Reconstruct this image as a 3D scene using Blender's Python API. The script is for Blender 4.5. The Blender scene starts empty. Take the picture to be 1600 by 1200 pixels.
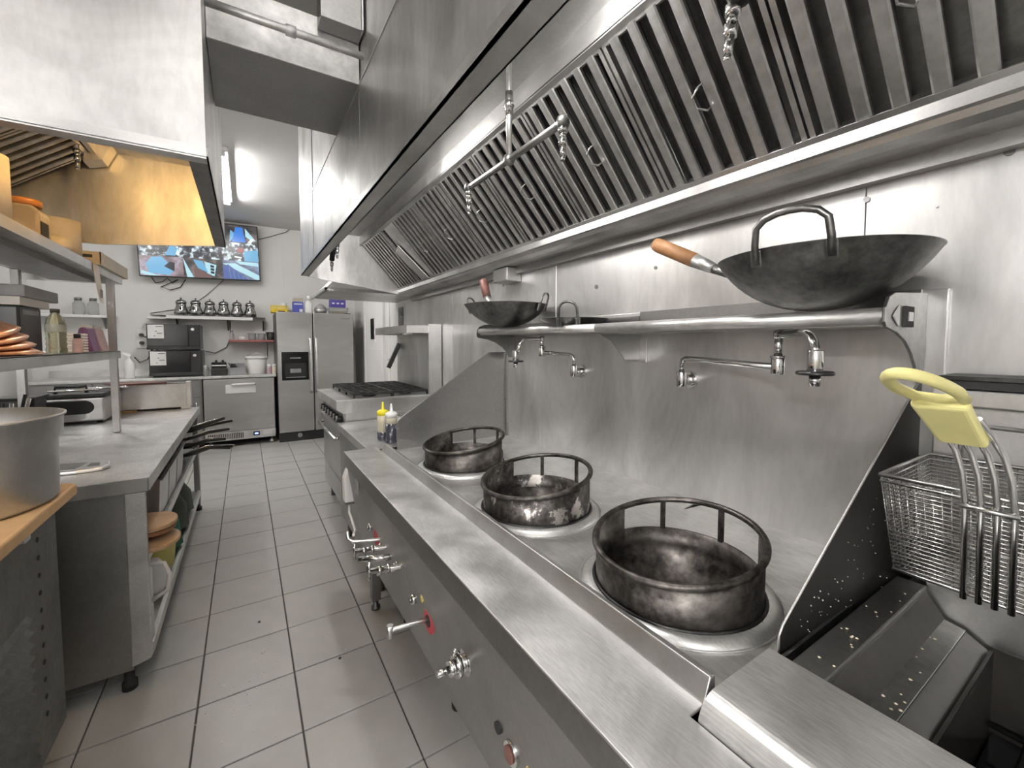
import bpy, bmesh, math, random
from mathutils import Vector, Matrix
random.seed(7)
SC = bpy.context.scene
COL = SC.collection
R = math.radians

# ---------------------------------------------------------------- camera, world, exposure
cd = bpy.data.cameras.new('camera'); cam = bpy.data.objects.new('camera', cd); COL.objects.link(cam)
cam.location = (0, 0, 1.32); cam.rotation_euler = (R(87.0), 0, R(-32.25))
cd.sensor_width = 36; cd.lens = 660 / 1600 * 36; cd.shift_y = -28.4 / 1600; cd.clip_start = .02
SC.camera = cam
wd = bpy.data.worlds.new('world'); SC.world = wd; wd.use_nodes = True
wd.node_tree.nodes['Background'].inputs[0].default_value = (.8, .85, .9, 1)
wd.node_tree.nodes['Background'].inputs[1].default_value = .3
SC.view_settings.view_transform = 'Standard'; SC.view_settings.look = 'None'
SC.view_settings.gamma = 1; SC.view_settings.use_curve_mapping = False
SC.view_settings.exposure = 0.55
TUBE = 78.0      # ceiling tube emission
WARM = 88.0     # lamp in the left hood
HOODL = 235.0     # lamps in the wok hood

# ---------------------------------------------------------------- mesh helpers
ORG = {}
class MB:
    def __init__(s): s.v = []; s.f = []; s.sm = []
    def add(s, vs, fs, sm=False):
        o = len(s.v); s.v += [tuple(v) for v in vs]
        for f in fs: s.f.append([i + o for i in f]); s.sm.append(sm)
        return s
    def box(s, x0, x1, y0, y1, z0, z1):
        v = [(x0,y0,z0),(x1,y0,z0),(x1,y1,z0),(x0,y1,z0),(x0,y0,z1),(x1,y0,z1),(x1,y1,z1),(x0,y1,z1)]
        return s.add(v, [(0,3,2,1),(4,5,6,7),(0,1,5,4),(1,2,6,5),(2,3,7,6),(3,0,4,7)])
    def bar(s, p0, p1, w, h, up=(0,0,1)):
        p0 = Vector(p0); p1 = Vector(p1); d = (p1-p0).normalized(); u = Vector(up)
        a = d.cross(u).normalized(); b = a.cross(d).normalized()
        v = []
        for p in (p0, p1):
            for i, j in ((-1,-1),(1,-1),(1,1),(-1,1)): v.append(p + a*(w/2*i) + b*(h/2*j))
        return s.add(v, [(0,3,2,1),(4,5,6,7),(0,1,5,4),(1,2,6,5),(2,3,7,6),(3,0,4,7)])
    def cyl(s, p0, p1, r, r1=None, n=16, cap=True):
        return s.tube([p0, p1], r, n, radii=[r, r if r1 is None else r1], cap=cap)
    def tube(s, pts, r, n=10, closed=False, radii=None, cap=True):
        P = [Vector(p) for p in pts]; m = len(P)
        T = []
        for i in range(m):
            if closed: d = P[(i+1) % m] - P[i-1]
            else: d = P[min(i+1, m-1)] - P[max(i-1, 0)]
            T.append(d.normalized())
        a = Vector((0,0,1)) if abs(T[0].z) < .9 else Vector((1,0,0))
        a = (a - T[0]*a.dot(T[0])).normalized()
        vs = []
        for i in range(m):
            if closed: a = Vector((0,0,1)) if abs(T[i].z) < .95 else Vector((1,0,0))
            a = (a - T[i]*a.dot(T[i]))
            a = a.normalized() if a.length > 1e-6 else T[i].orthogonal().normalized()
            b = T[i].cross(a)
            rr = radii[i] if radii else r
            for k in range(n):
                t = 2*math.pi*k/n; vs.append(P[i] + a*(rr*math.cos(t)) + b*(rr*math.sin(t)))
        fs = []
        for i in range(m if closed else m-1):
            j = (i+1) % m
            for k in range(n):
                q = (k+1) % n; fs.append((i*n+k, i*n+q, j*n+q, j*n+k))
        o = len(s.v); s.add(vs, fs, True)
        if cap and not closed:
            s.f.append([o+k for k in range(n)][::-1]); s.sm.append(False)
            s.f.append([o+(m-1)*n+k for k in range(n)]); s.sm.append(False)
        return s
    def lathe(s, prof, c=(0,0,0), n=28, sharp=False, cap=True):
        c = Vector(c); vs = []; fs = []
        for r, z in prof:
            for k in range(n):
                t = 2*math.pi*k/n; vs.append((c.x + r*math.cos(t), c.y + r*math.sin(t), c.z + z))
        for i in range(len(prof)-1):
            for k in range(n):
                q = (k+1) % n; fs.append((i*n+k, i*n+q, (i+1)*n+q, (i+1)*n+k))
        o = len(s.v); s.add(vs, fs, not sharp)
        if cap and prof[0][0] > 1e-4: s.f.append([o+k for k in range(n)][::-1]); s.sm.append(False)
        if cap and prof[-1][0] > 1e-4: s.f.append([o+(len(prof)-1)*n+k for k in range(n)]); s.sm.append(False)
        return s
    def prism(s, poly, off):
        n = len(poly); off = Vector(off)
        v = [Vector(p) for p in poly] + [Vector(p)+off for p in poly]
        f = [list(range(n))[::-1], list(range(n, 2*n))] + [(i, (i+1) % n, n+(i+1) % n, n+i) for i in range(n)]
        return s.add(v, f)
    def build(s, name, mat, parent=None, bevel=0, seg=2, xf=None):
        me = bpy.data.meshes.new(name)
        o0 = ORG.get(parent.name, Vector()) if parent else Vector()
        vv = [Vector(v) for v in s.v]
        if xf: vv = [xf @ v for v in vv]
        vv = [v - o0 for v in vv]
        me.from_pydata([tuple(v) for v in vv], [], s.f)
        me.polygons.foreach_set('use_smooth', s.sm)
        bm = bmesh.new(); bm.from_mesh(me)
        bmesh.ops.remove_doubles(bm, verts=bm.verts, dist=1e-6)
        bmesh.ops.recalc_face_normals(bm, faces=bm.faces)
        bm.to_mesh(me); bm.free()
        ob = bpy.data.objects.new(name, me); COL.objects.link(ob)
        me.materials.append(M[mat] if isinstance(mat, str) else mat)
        if parent: ob.parent = parent
        ORG[ob.name] = o0
        if bevel:
            b = ob.modifiers.new('bevel', 'BEVEL'); b.width = bevel; b.segments = seg
            b.limit_method = 'ANGLE'; b.angle_limit = R(40)
        return ob
def thing(name, label, cat, loc=(0,0,0), group=None):
    e = bpy.data.objects.new(name, None); COL.objects.link(e); e.location = loc
    e.empty_display_size = .05; ORG[e.name] = Vector(loc)
    return tag(e, label, cat, group)
def tag(o, label, cat, group=None):
    o['label'] = label; o['category'] = cat
    if group: o['group'] = group
    return o
def struct(o, label=None):
    o['kind'] = 'structure'
    if label: o['label'] = label
    return o
def lab(o, label): o['label'] = label; return o
def clone(o, parent=None, loc=None, rot=None, label=None):
    c = o.copy(); COL.objects.link(c); ORG[c.name] = Vector()
    if parent is not None: c.parent = parent
    if loc is not None: c.location = loc
    if rot is not None: c.rotation_euler = rot
    if label: c['label'] = label
    for ch in list(o.children): clone(ch, c)
    return c
def box(name, mat, parent, x0, x1, y0, y1, z0, z1, bevel=.002):
    return MB().box(x0,x1,y0,y1,z0,z1).build(name, mat, parent, bevel)
def arc(c, r, a0, a1, n, u, v):
    c = Vector(c); u = Vector(u); v = Vector(v)
    return [c + u*(r*math.cos(R(a0+(a1-a0)*i/n))) + v*(r*math.sin(R(a0+(a1-a0)*i/n))) for i in range(n+1)]
def ring_pts(c, r, n=40, sx=0, sy=0):
    return [(c[0]+r*math.cos(2*math.pi*i/n), c[1]+r*math.sin(2*math.pi*i/n), c[2]+sx*r*math.cos(2*math.pi*i/n)+sy*r*math.sin(2*math.pi*i/n)) for i in range(n)]

# ---------------------------------------------------------------- materials
M = {}
def nodes(name):
    m = bpy.data.materials.new(name); m.use_nodes = True; M[name] = m
    nt = m.node_tree; return m, nt, nt.nodes['Principled BSDF']
def noise(nt, scale, detail=4, stretch=(1,1,1), rot=(0,0,0), rough=.6, dist=0.):
    tc = nt.nodes.new('ShaderNodeTexCoord'); mp = nt.nodes.new('ShaderNodeMapping')
    mp.inputs['Scale'].default_value = stretch; mp.inputs['Rotation'].default_value = rot
    nz = nt.nodes.new('ShaderNodeTexNoise'); nz.inputs['Scale'].default_value = scale
    nz.inputs['Detail'].default_value = detail; nz.inputs['Distortion'].default_value = dist; nz.inputs['Roughness'].default_value = rough
    nt.links.new(tc.outputs['Object'], mp.inputs[0]); nt.links.new(mp.outputs[0], nz.inputs['Vector'])
    return nz.outputs['Fac']
def ramp(nt, fac, stops):
    r = nt.nodes.new('ShaderNodeValToRGB'); e = r.color_ramp.elements
    while len(e) < len(stops): e.new(.5)
    for i, (p, c) in enumerate(stops):
        e[i].position = p; e[i].color = (*c, 1) if len(c) == 3 else c
    nt.links.new(fac, r.inputs[0]); return r.outputs[0]
def g(v): return (v, v*.992, v*.98)
def mix(nt, a, b, fac):
    m = nt.nodes.new('ShaderNodeMix'); m.data_type = 'RGBA'
    nt.links.new(a, m.inputs[6]); nt.links.new(b, m.inputs[7])
    if isinstance(fac, float): m.inputs[0].default_value = fac
    else: nt.links.new(fac, m.inputs[0])
    return m.outputs[2]
def bump(nt, b, h, st, dist=.002):
    bp = nt.nodes.new('ShaderNodeBump'); bp.inputs['Strength'].default_value = st; bp.inputs['Distance'].default_value = dist
    nt.links.new(h, bp.inputs['Height']); nt.links.new(bp.outputs[0], b.inputs['Normal'])
def steel(name, lo, hi, r0=.25, r1=.45, scale=3., stretch=(1,1,1), fine=60., bst=.05, metal=1.0, fstretch=None, frot=(0,0,0), fmix=.3, dist=.6):
    m, nt, b = nodes(name); b.inputs['Metallic'].default_value = metal
    n1 = noise(nt, scale, 6, stretch, dist=dist); n2 = noise(nt, fine, 3, fstretch or stretch, frot)
    c1 = ramp(nt, n1, [(.32, g(lo)), (.66, g(hi))]); c2 = ramp(nt, n2, [(.34, g(lo*.8)), (.64, g(hi))])
    nt.links.new(mix(nt, c1, c2, fmix), b.inputs['Base Color'])
    n3 = noise(nt, scale*1.7, 5, stretch)
    nt.links.new(ramp(nt, n3, [(.3, (r0,)*3), (.7, (r1,)*3)]), b.inputs['Roughness'])
    if bst: bump(nt, b, n2, bst, .001)
    return m
def plain(name, c, rough=.5, metal=0., var=.12, scale=8., trans=0., alpha=1., spec=.5, bst=0):
    m, nt, b = nodes(name)
    n = noise(nt, scale, 4)
    nt.links.new(ramp(nt, n, [(.3, tuple(x*(1-var) for x in c)), (.7, tuple(min(1, x*(1+var)) for x in c))]), b.inputs['Base Color'])
    b.inputs['Roughness'].default_value = rough; b.inputs['Metallic'].default_value = metal
    b.inputs['Transmission Weight'].default_value = trans; b.inputs['Alpha'].default_value = alpha
    b.inputs['Specular IOR Level'].default_value = spec
    if bst: bump(nt, b, n, bst, .003)
    return m
def emit(name, c, s):
    m, nt, b = nodes(name); b.inputs['Base Color'].default_value = (*c, 1)
    b.inputs['Emission Color'].default_value = (*c, 1); b.inputs['Emission Strength'].default_value = s; return m
steel('steel', .48, .74, .30, .45, 3., (1,1,1), 140, .0, fmix=.10)
steel('steel_wall', .46, .76, .30, .44, 2.6, (1,1,.45), 60, .0, fstretch=(1,1,.25), fmix=.10, dist=1.0, metal=.85)
steel('steel_hood', .44, .74, .32, .52, 2.6, (1,1,.5), 50, .0, fstretch=(1,1,.3), fmix=.15, dist=1.2)
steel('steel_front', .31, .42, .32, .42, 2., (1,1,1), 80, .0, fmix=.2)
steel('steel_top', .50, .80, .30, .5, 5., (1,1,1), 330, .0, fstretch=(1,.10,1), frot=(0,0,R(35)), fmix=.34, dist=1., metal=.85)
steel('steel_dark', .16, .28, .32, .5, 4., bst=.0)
steel('steel_filter', .34, .70, .30, .42, 5., (1,1,1), 30, .0, fmix=.25)
steel('fridge_steel', .46, .58, .32, .38, 1.2, (1,1,3), 120, .0, fstretch=(1,1,.05), fmix=.04)
steel('galvanized', .42, .72, .4, .6, 9., (1,1,1), 35, .1, .75)
steel('chrome', .62, .78, .07, .16, 4., bst=0)
steel('aluminium', .62, .80, .3, .4, 5.)
steel('silver', .10, .50, .12, .24, 22., bst=0)
steel('iron', .03, .10, .38, .6, 9., bst=.15)
steel('wok_steel', .08, .27, .34, .5, 7., bst=.06, dist=1.)
steel('wire', .5, .66, .2, .26, 4., bst=0)
def soot():
    m, nt, b = nodes('sooted_ring'); b.inputs['Metallic'].default_value = .9
    n1 = noise(nt, 9, 6, (1,1,1.5)); n2 = noise(nt, 35, 4)
    c1 = ramp(nt, n1, [(.38, (.02,.018,.016)), (.54, (.085,.078,.072)), (.72, (.26,.245,.23))])
    c2 = ramp(nt, n2, [(.4, (.015,.013,.012)), (.65, (.22,.2,.19))])
    nt.links.new(mix(nt, c1, c2, .35), b.inputs['Base Color'])
    nt.links.new(ramp(nt, n1, [(.3, (.6,)*3), (.7, (.32,)*3)]), b.inputs['Roughness'])
    bump(nt, b, n2, .15)
soot()
def flaky():
    m, nt, b = nodes('flaked_ring'); b.inputs['Metallic'].default_value = .8
    n1 = noise(nt, 13, 5, (1,1,.8), rough=.7); n2 = noise(nt, 40, 4)
    c1 = ramp(nt, n1, [(.49, (.03,.027,.025)), (.55, (.09,.083,.078)), (.58, (.52,.49,.46)), (.78, (.62,.58,.55))])
    c2 = ramp(nt, n2, [(.4, (.03,.028,.026)), (.65, (.3,.28,.27))])
    nt.links.new(mix(nt, c1, c2, .25), b.inputs['Base Color']); b.inputs['Roughness'].default_value = .45
    bump(nt, b, n1, .3)
flaky()
plain('wall_paint', (.74,.73,.715), .6, var=.04, scale=2)
plain('ceiling_paint', (.68,.67,.66), .7, var=.05, scale=2)
plain('door_paint', (.84,.83,.81), .4, var=.03, scale=2)
plain('rear_wall', (.5,.49,.48), .8, var=.03)
plain('tile', (.42,.414,.402), .34, var=.07, scale=5, bst=.02)
plain('grout', (.09,.088,.085), .8)
plain('black_gloss', (.012,.012,.013), .12)
plain('black_plastic', (.018,.018,.019), .35)
plain('black_rubber', (.02,.02,.02), .7)
plain('guard_dark', (.06,.058,.055), .36, .6, var=.2, scale=5)
plain('black_enamel', (.022,.021,.02), .3, var=.4, scale=20)
plain('grease_black', (.018,.016,.014), .5, var=.5, scale=14)
plain('white_plastic', (.78,.77,.75), .4, var=.03)
plain('bucket_white', (.72,.71,.69), .45, var=.03)
plain('paper', (.72,.71,.69), .8, var=.04)
plain('print', (.05,.05,.05), .7)
plain('kraft', (.64,.57,.46), .8, var=.1)
plain('cardboard', (.60,.53,.42), .85, var=.08)
plain('maple', (.56,.35,.17), .5, var=.16, scale=6)
plain('beech', (.52,.33,.18), .55, var=.2, scale=9)
plain('grip_wood', (.30,.15,.065), .5, var=.25, scale=25)
plain('red_wood', (.15,.062,.05), .45, var=.25, scale=25)
plain('yellow_grip', (.80,.74,.32), .45, var=.05, scale=20)
plain('yellow_cap', (.80,.68,.03), .4, var=.05)
plain('yellow_basket', (.75,.55,.05), .45)
plain('sauce', (.05,.05,.065), .2, var=.1)
plain('cream_sauce', (.66,.60,.46), .35, var=.04)
plain('red_paint', (.42,.06,.07), .5, var=.1)
plain('red_shelf', (.40,.13,.12), .6, var=.1)
plain('orange_lid', (.62,.24,.06), .4)
plain('copper', (.80,.36,.17), .28, 1.0, var=.35, scale=14)
plain('blue_box', (.07,.09,.40), .5, var=.1)
plain('purple_box', (.08,.06,.30), .5, var=.1)
plain('purple_pouch', (.20,.08,.22), .4, var=.3, scale=20)
plain('pink_pouch', (.55,.39,.40), .35, var=.25, scale=20)
plain('clear_plastic', (.72,.73,.72), .15, var=.03, trans=.75)
plain('clear_green', (.72,.77,.62), .12, var=.08, trans=.85)
plain('jar_plastic', (.62,.50,.36), .25, var=.1, trans=.4)
plain('grey_plastic', (.28,.28,.285), .5)
plain('dark_cloth', (.06,.07,.06), .8)
plain('green_cloth', (.03,.14,.09), .8)
plain('yellow_bag', (.5,.44,.13), .5)
plain('glass_dark', (.02,.022,.025), .06)
plain('cable', (.02,.02,.02), .6)
plain('brass_dark', (.20,.16,.10), .35, .9)
emit('tube_glow', (1., .985, .96), TUBE); emit('hanging_glow', (1., .985, .96), TUBE*1.8); emit('added_aisle_glow', (1., .985, .96), TUBE*.22)
emit('warm_glow', (1., .60, .22), WARM)
emit('hood_glow', (1., .97, .93), HOODL)
emit('display_blue', (.2,.3,1.), 2.5)

# ================================================================ THE SETTING
XW = 1.29
fl = struct(MB().box(-2.1, 1.6, -2.1, 7.2, -.1, -.007).build('floor', 'grout'), 'grey square ceramic floor tiles with dark grout')
PX, PY = .3143, .3095
tm = MB().box(.003, PX-.003, .003, PY-.003, -.02, 0).build('tile', 'tile', fl, .0012, 1)
ok = False
for i in range(-7, 5):
    for j in range(-6, 18):
        x = .131 + i*PX; y = 1.850 + j*PY
        if y + PY > 7.15 or x < -2.08: continue
        o = tm if not ok else tm.copy()
        if ok: COL.objects.link(o)
        ok = True; o.location = (x, y, random.uniform(-.0006, .0004)); o.rotation_euler = (random.uniform(-.0015,.0015), random.uniform(-.0015,.0015), 0)
struct(MB().box(-2.1, 1.6, -2.1, 7.2, 3.0, 3.1).build('ceiling', 'ceiling_paint'))
wb = struct(MB().box(-2.1, 1.6, 7.10, 7.2, 0, 3.0).build('wall_back', 'wall_paint'), 'off-white painted back wall behind the refrigerator')
MB().box(.495, .503, 7.094, 7.10, 1.0, 3.0).build('panel_joint', 'wall_paint', wb)
struct(MB().box(-2.2, -2.1, -2.1, 7.2, 0, 3.0).build('wall_left', 'wall_paint'))
struct(MB().box(-2.1, 1.6, -2.2, -2.1, 0, 3.0).build('wall_front', 'rear_wall'))
wr = struct(MB().box(1.30, 1.40, -2.1, 3.75, 0, 3.0).build('wall_right', 'wall_paint'), 'right wall clad in brushed stainless panels')
ys = [-1.0, .427, 1.64, 2.86, 3.22, 3.748]
for a, b in zip(ys, ys[1:]):
    MB().box(XW, 1.302, a+.0012, b-.0012, .0, 1.9).build('steel_panel', 'steel_wall', wr, .0008, 1)
for (y, z, r) in ((.425, 1.67, .007), (.199, 1.699, .008), (2.136, 1.661, .006), (1.05, 1.60, .006), (.30, 1.62, .003), (1.36, 1.565, .009)):
    MB().cyl((XW-.004, y, z), (XW+.001, y, z), r, n=12).build('rivet', 'steel_dark' if r > .005 else 'steel', wr)
wf = struct(MB().box(1.50, 1.60, 3.75, 7.2, 0, 3.0).box(1.40, 1.60, 3.65, 3.75, 0, 3.0).build('wall_far_right', 'wall_paint'))
# two doors on the far right wall
def door(n, y0, y1, label):
    d = struct(MB().box(1.475, 1.50, y0, y1, .01, 2.05).build(n, 'door_paint', None, .003), label)
    for (a, b, z0, z1) in ((y0-.06, y0, 0, 2.11), (y1, y1+.06, 0, 2.11), (y0, y1, 2.05, 2.11)):
        box('door_frame', 'door_paint', d, 1.465, 1.50, a, b, z0, z1, .002)
    return d
d1 = door('door_1', 5.42, 6.30, 'off-white door with a narrow window slot, left of the two doors past the stove')
d2 = door('door_2', 4.22, 5.08, 'off-white door partly hidden by the stove back shelf')
for d, y, z0, z1 in ((d1, 5.87, 1.38, 1.66), (d2, 4.62, 1.45, 1.72)):
    box('window_frame', 'door_paint', d, 1.466, 1.476, y-.12, y+.12, z0-.03, z1+.03, .001)
    box('pane', 'glass_dark', d, 1.463, 1.468, y-.09, y+.09, z0, z1, 0)
box('kick_panel', 'door_paint', d1, 1.468, 1.476, 5.47, 6.25, .05, 1.25, .002)
h = MB().cyl((1.475, 5.12-.1, 1.13), (1.43, 5.02, 1.13), .011).bar((1.43, 5.03, 1.13), (1.43, 4.92, 1.13), .016, .016).build('door_handle', 'steel', d2)

# ceiling tubes: one in view over the back of the aisle, the others unseen over the near end of the kitchen
def batten(name, label, x, y0, y1, gm='tube_glow'):
    t = thing(name, label, 'ceiling light', (x, (y0+y1)/2, 2.94), 'ceiling tube lights')
    box('housing', 'white_plastic', t, x-.05, x+.05, y0, y1, 2.96, 2.998, .004)
    MB().cyl((x, y0+.04, 2.94), (x, y1-.04, 2.94), .016, n=14).build('tube', gm, t)
    for y in (y0+.02, y1-.02): box('end_cap', 'white_plastic', t, x-.03, x+.03, y-.02, y+.02, 2.92, 2.962, .003)
    return t
batten('ceiling_light', 'bright tube light on the ceiling above the back of the aisle', -.13, 4.42, 5.98)
batten('ceiling_light', 'tube light on the ceiling behind the photographer, nearer the rear wall', .0, -1.9, -.5)
batten('ceiling_light', 'added tube light, out of view on the ceiling between the hoods above the near end of the aisle', .16, .0, 1.2, 'added_aisle_glow')  # no tube seen here; added to brighten the hood faces
hl = thing('hanging_light', 'tube light hung over the left counter beside the photographer', 'light', (-1.85, -1.0, 2.2))
box('housing', 'white_plastic', hl, -1.91, -1.79, -1.8, -.2, 2.23, 2.28, .004)
for x in (-1.88, -1.82): MB().cyl((x, -1.77, 2.21), (x, -.23, 2.21), .016, n=14).build('tube', 'hanging_glow', hl)
for y in (-1.6, -.4): MB().cyl((-1.85, y, 2.28), (-1.85, y, 2.999), .006, n=8).build('hanger_rod', 'steel', hl)
batten('ceiling_light', 'tube light on the ceiling over the far left corner past the work table', -1.35, 3.6, 5.1)

# ================================================================ WOK HOOD (right)
XL = .387; HY0, HY1 = -.75, 3.69
hd = thing('exhaust_hood', 'long stainless exhaust hood with baffle filters over the wok range', 'range hood', (.84, 1.47, 1.74))
for a, b in ((HY0, 1.69), (1.69, 2.98), (2.98, HY1)):
    box('front_panel', 'steel_hood', hd, XL, XL+.008, a+.001, b-.001, 1.88, 2.283 if b < 3.2 else 2.998, .001)
MB().box(XL-.003, XL+.012, HY0, 2.98, 2.281, 2.287).box(XL-.003, XL+.002, 2.976, 2.984, 1.88, 2.287).build('seam_strip', 'aluminium', hd)
for a, b in ((HY0, .55), (.55, 1.67), (1.67, 2.98)):
    box('closure_panel', 'steel_hood', hd, XL+.004, XL+.012, a+.001, b-.001, 2.286, 2.998, .001)
MB().box(XL-.004, XL+.052, HY0, HY1, 1.850, 1.856).box(XL-.004, XL+.002, HY0, HY1, 1.85, 1.882).box(XL+.048, XL+.052, HY0, HY1, 1.85, 1.88).build('front_lip', 'steel', hd)
MB().box(XL+.008, .84, HY0, HY1-.006, 2.21, 2.216).build('hood_ceiling', 'steel_front', hd)
MB().box(.826, .834, HY0, HY1-.006, 2.138, 2.21).box(.826, .865, HY0, HY1-.006, 2.134, 2.142).build('filter_rail', 'steel', hd)
MB().prism([(XL,HY1,1.852),(XL,HY1,2.998),(1.296,HY1,2.998),(1.296,HY1,1.735),(1.2,HY1,1.745)], (0,-.008,0)).build('end_panel', 'steel_hood', hd)
MB().prism([(XL,HY0,1.852),(XL,HY0,2.998),(1.296,HY0,2.998),(1.296,HY0,1.735),(1.2,HY0,1.745)], (0,-.008,0)).build('end_panel', 'steel_hood', hd)
# grease gutter along the wall
MB().box(1.148, 1.152, HY0, HY1-.008, 1.768, 1.806).box(1.148, 1.20, HY0, HY1-.008, 1.764, 1.768).build('filter_ledge', 'steel', hd)
gp = [(1.165,1.768),(1.172,1.750),(1.19,1.738),(1.215,1.735),(1.289,1.735),(1.289,1.742),(1.22,1.742),(1.2,1.745),(1.182,1.756),(1.176,1.768)]
MB().prism([(x,HY0,z) for x, z in gp], (0, HY1-.01-HY0, 0)).build('grease_gutter', 'steel', hd)
MB().box(1.255, 1.289, HY0, HY1-.01, 1.70, 1.735).build('wall_angle', 'steel_front', hd)
# filters: local frame u = Y, v = down the slope, w = towards the cook
T = Vector((.842, 0, 2.140)); Bt = Vector((1.160, 0, 1.790)); sv = (Bt-T); SL = sv.length; sv.normalize()
nv = Vector((sv.z, 0, -sv.x))          # towards lower left
if nv.x > 0: nv = -nv
def FM(y0): return Matrix(((0, sv.x, nv.x, T.x), (1, 0, 0, y0), (0, sv.z, nv.z, T.z), (0,0,0,1)))
def baffle_front():
    m = MB(); w = .0145
    prof = [(-w, -.010), (-w, 0), (-w+.004, 0.003), (w-.004, .003), (w, 0), (w, -.010), (w-.002, -.010), (w-.002, -.001), (-w+.002, -.001), (-w+.002, -.010)]
    return m.prism([(u, .012, ww) for u, ww in prof], (0, SL-.024, 0))
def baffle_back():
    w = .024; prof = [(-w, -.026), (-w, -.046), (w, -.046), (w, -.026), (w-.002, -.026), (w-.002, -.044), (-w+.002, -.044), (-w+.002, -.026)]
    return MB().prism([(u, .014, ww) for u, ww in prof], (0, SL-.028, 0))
BF = BB = None
def make_filter(parent, y0, w, FMf, nb, handle=True):
    global BF, BB
    mt = FMf(y0)
    fm = MB()
    for (u0,u1,v0,v1) in ((0,.012,0,SL),(w-.012,w,0,SL),(0,w,0,.016),(0,w,SL-.016,SL)): fm.box(u0,u1,v0,v1,-.048,-.001)
    f = fm.build('baffle_filter', 'steel_filter', parent, 0, xf=mt)
    pit = (w-.024)/nb
    org = ORG[parent.name]
    def put(src, mb, u, mt_='steel_filter'):
        if src is None:
            src = mb.build('baffle', mt_); o = src
        else:
            o = src.copy(); COL.objects.link(o)
        o.parent = f
        q = FMf(y0+u).copy(); q.translation -= org
        if abs(pit-.0618) > .001: q = q @ Matrix.Diagonal((pit/.0618, 1, 1, 1))
        o.matrix_local = q
        return src
    for k in range(nb): BF = put(BF, baffle_front(), .012+pit*(k+.5))
    for k in range(nb-1): BB = put(BB, baffle_back(), .012+pit*(k+1), 'steel_dark')  # back row in darker steel: deep shade of the gaps put into its colour
    if handle:
        for uu in (w*.5,):
            hm = MB()
            pts = [(uu-.018, SL*.47, 0), (uu-.018, SL*.47, .022), (uu, SL*.50, .03), (uu, SL*.56, .03), (uu-.018, SL*.60, .022), (uu-.018, SL*.60, 0)]
            hm.tube(pts, .0028, 6); hm.build('handle', 'wire', f, xf=mt)
    return f
FW = .395
for k in range(-1, 7):
    make_filter(hd, .10+FW*k+.003, FW-.006, FM, 6)
MB().box(0, HY1-.02-HY0, SL-.022, SL+.014, .005, .009).build('ledge_lip', 'steel', hd, xf=FM(HY0+.005))
# blank plates at the far end, then the last narrow filter and the loose plate
MB().box(0, .20, .01, SL-.01, -.01, -.006).build('blank_plate', 'steel_filter', hd, xf=FM(2.868))
MB().box(.0, .13, .16, SL+.06, .004, .008).build('loose_plate', 'steel', hd, xf=FM(3.06) @ Matrix.Rotation(R(14), 4, 'Z'))
make_filter(hd, 3.14, FW+.12, FM, 8, False)
# lamps inside the hood, on its ceiling
for y in (.85, 1.95):
    lp = thing('hood_lamp', {.85:'round lamp on the wok hood ceiling at the middle', 1.95:'round lamp on the wok hood ceiling towards its far end'}[y], 'lamp', (.53, y, 2.21), 'lamps in the wok hood')
    MB().lathe([(.05,0),(.05,-.02),(.042,-.024)], (.53,y,2.21)).build('base', 'steel_dark', lp)
    MB().lathe([(.04,-.02),(.042,-.05),(.034,-.08),(.018,-.095),(0,-.1)], (.53,y,2.21)).build('globe', 'hood_glow', lp)

# fire suppression pipes and nozzles
def elbow(m, p, r=.014): m.lathe([(0,-r),(r*.8,-r*.7),(r*1.05,0),(r*.8,r*.7),(0,r)], p, 12)
def nozzle(parent, p, d=(0,0,-1)):
    p = Vector(p); d = Vector(d).normalized()
    m = MB()
    for a, b, r in ((0,.016,.013),(.016,.03,.009),(.03,.05,.0115),(.05,.078,.008),(.078,.088,.006)): m.cyl(p+d*a, p+d*b, r, n=8)
    return m.build('nozzle', 'chrome', parent)
XP = .715
fp = thing('sprinkler_pipe', 'steel fire-suppression pipe with two nozzles hanging mid hood in front of the filters', 'pipe', (XP, 1.15, 2.21), 'fire suppression drops')
MB().tube([(XP,1.15,2.21),(XP,1.15,1.905)], .009, 10).build('drop_pipe', 'aluminium', fp)
m = MB(); elbow(m, (XP,1.15,2.06), .016); m.cyl((XP,1.15,2.03),(XP,1.15,2.1), .013, n=8); m.build('coupling', 'chrome', fp)
m = MB().tube([(XP,1.43,1.895),(XP,.885,1.895)], .0105, 10); m.build('cross_pipe', 'steel_dark', fp)
for y in (1.43, .885, 1.15):
    m = MB(); elbow(m, (XP,y,1.895), .018); m.build('fitting', 'steel_dark', fp)
nozzle(fp, (XP,1.43,1.885)); nozzle(fp, (XP,.885,1.885))
fp = thing('sprinkler_pipe', 'black pipe elbow with one nozzle hanging at the top edge near the grooved filter', 'pipe', (XP, .42, 2.21), 'fire suppression drops')
MB().tube([(XP,.36,2.21),(XP,.36,1.975),(XP,.375,1.945),(XP,.405,1.925),(XP,.43,1.89)], .012, 10).build('drop_pipe', 'iron', fp)
for q in ((XP,.42,1.905),(XP,.372,1.95)):
    m = MB(); elbow(m, q, .021); m.build('fitting', 'iron', fp)
nozzle(fp, (XP,.43,1.892), (0,.12,-1))
fp = thing('sprinkler_pipe', 'black forked pipe with two nozzles by the far end panel of the wok hood', 'pipe', (.5, 2.75, 2.21), 'fire suppression drops')
MB().cyl((.5,2.72,2.21), (.5,2.72,2.0), .011).build('drop_pipe', 'aluminium', fp)
MB().tube([(.5,2.72,2.02),(.5,2.73,1.98),(.5,2.86,1.93),(.5,3.0,1.90),(.5,3.02,1.87)], .016, 8).build('fork', 'iron', fp)
for p in ((.5,3.02,1.885),(.5,2.82,1.935)): nozzle(fp, p, (0,.15,-1))
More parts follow.
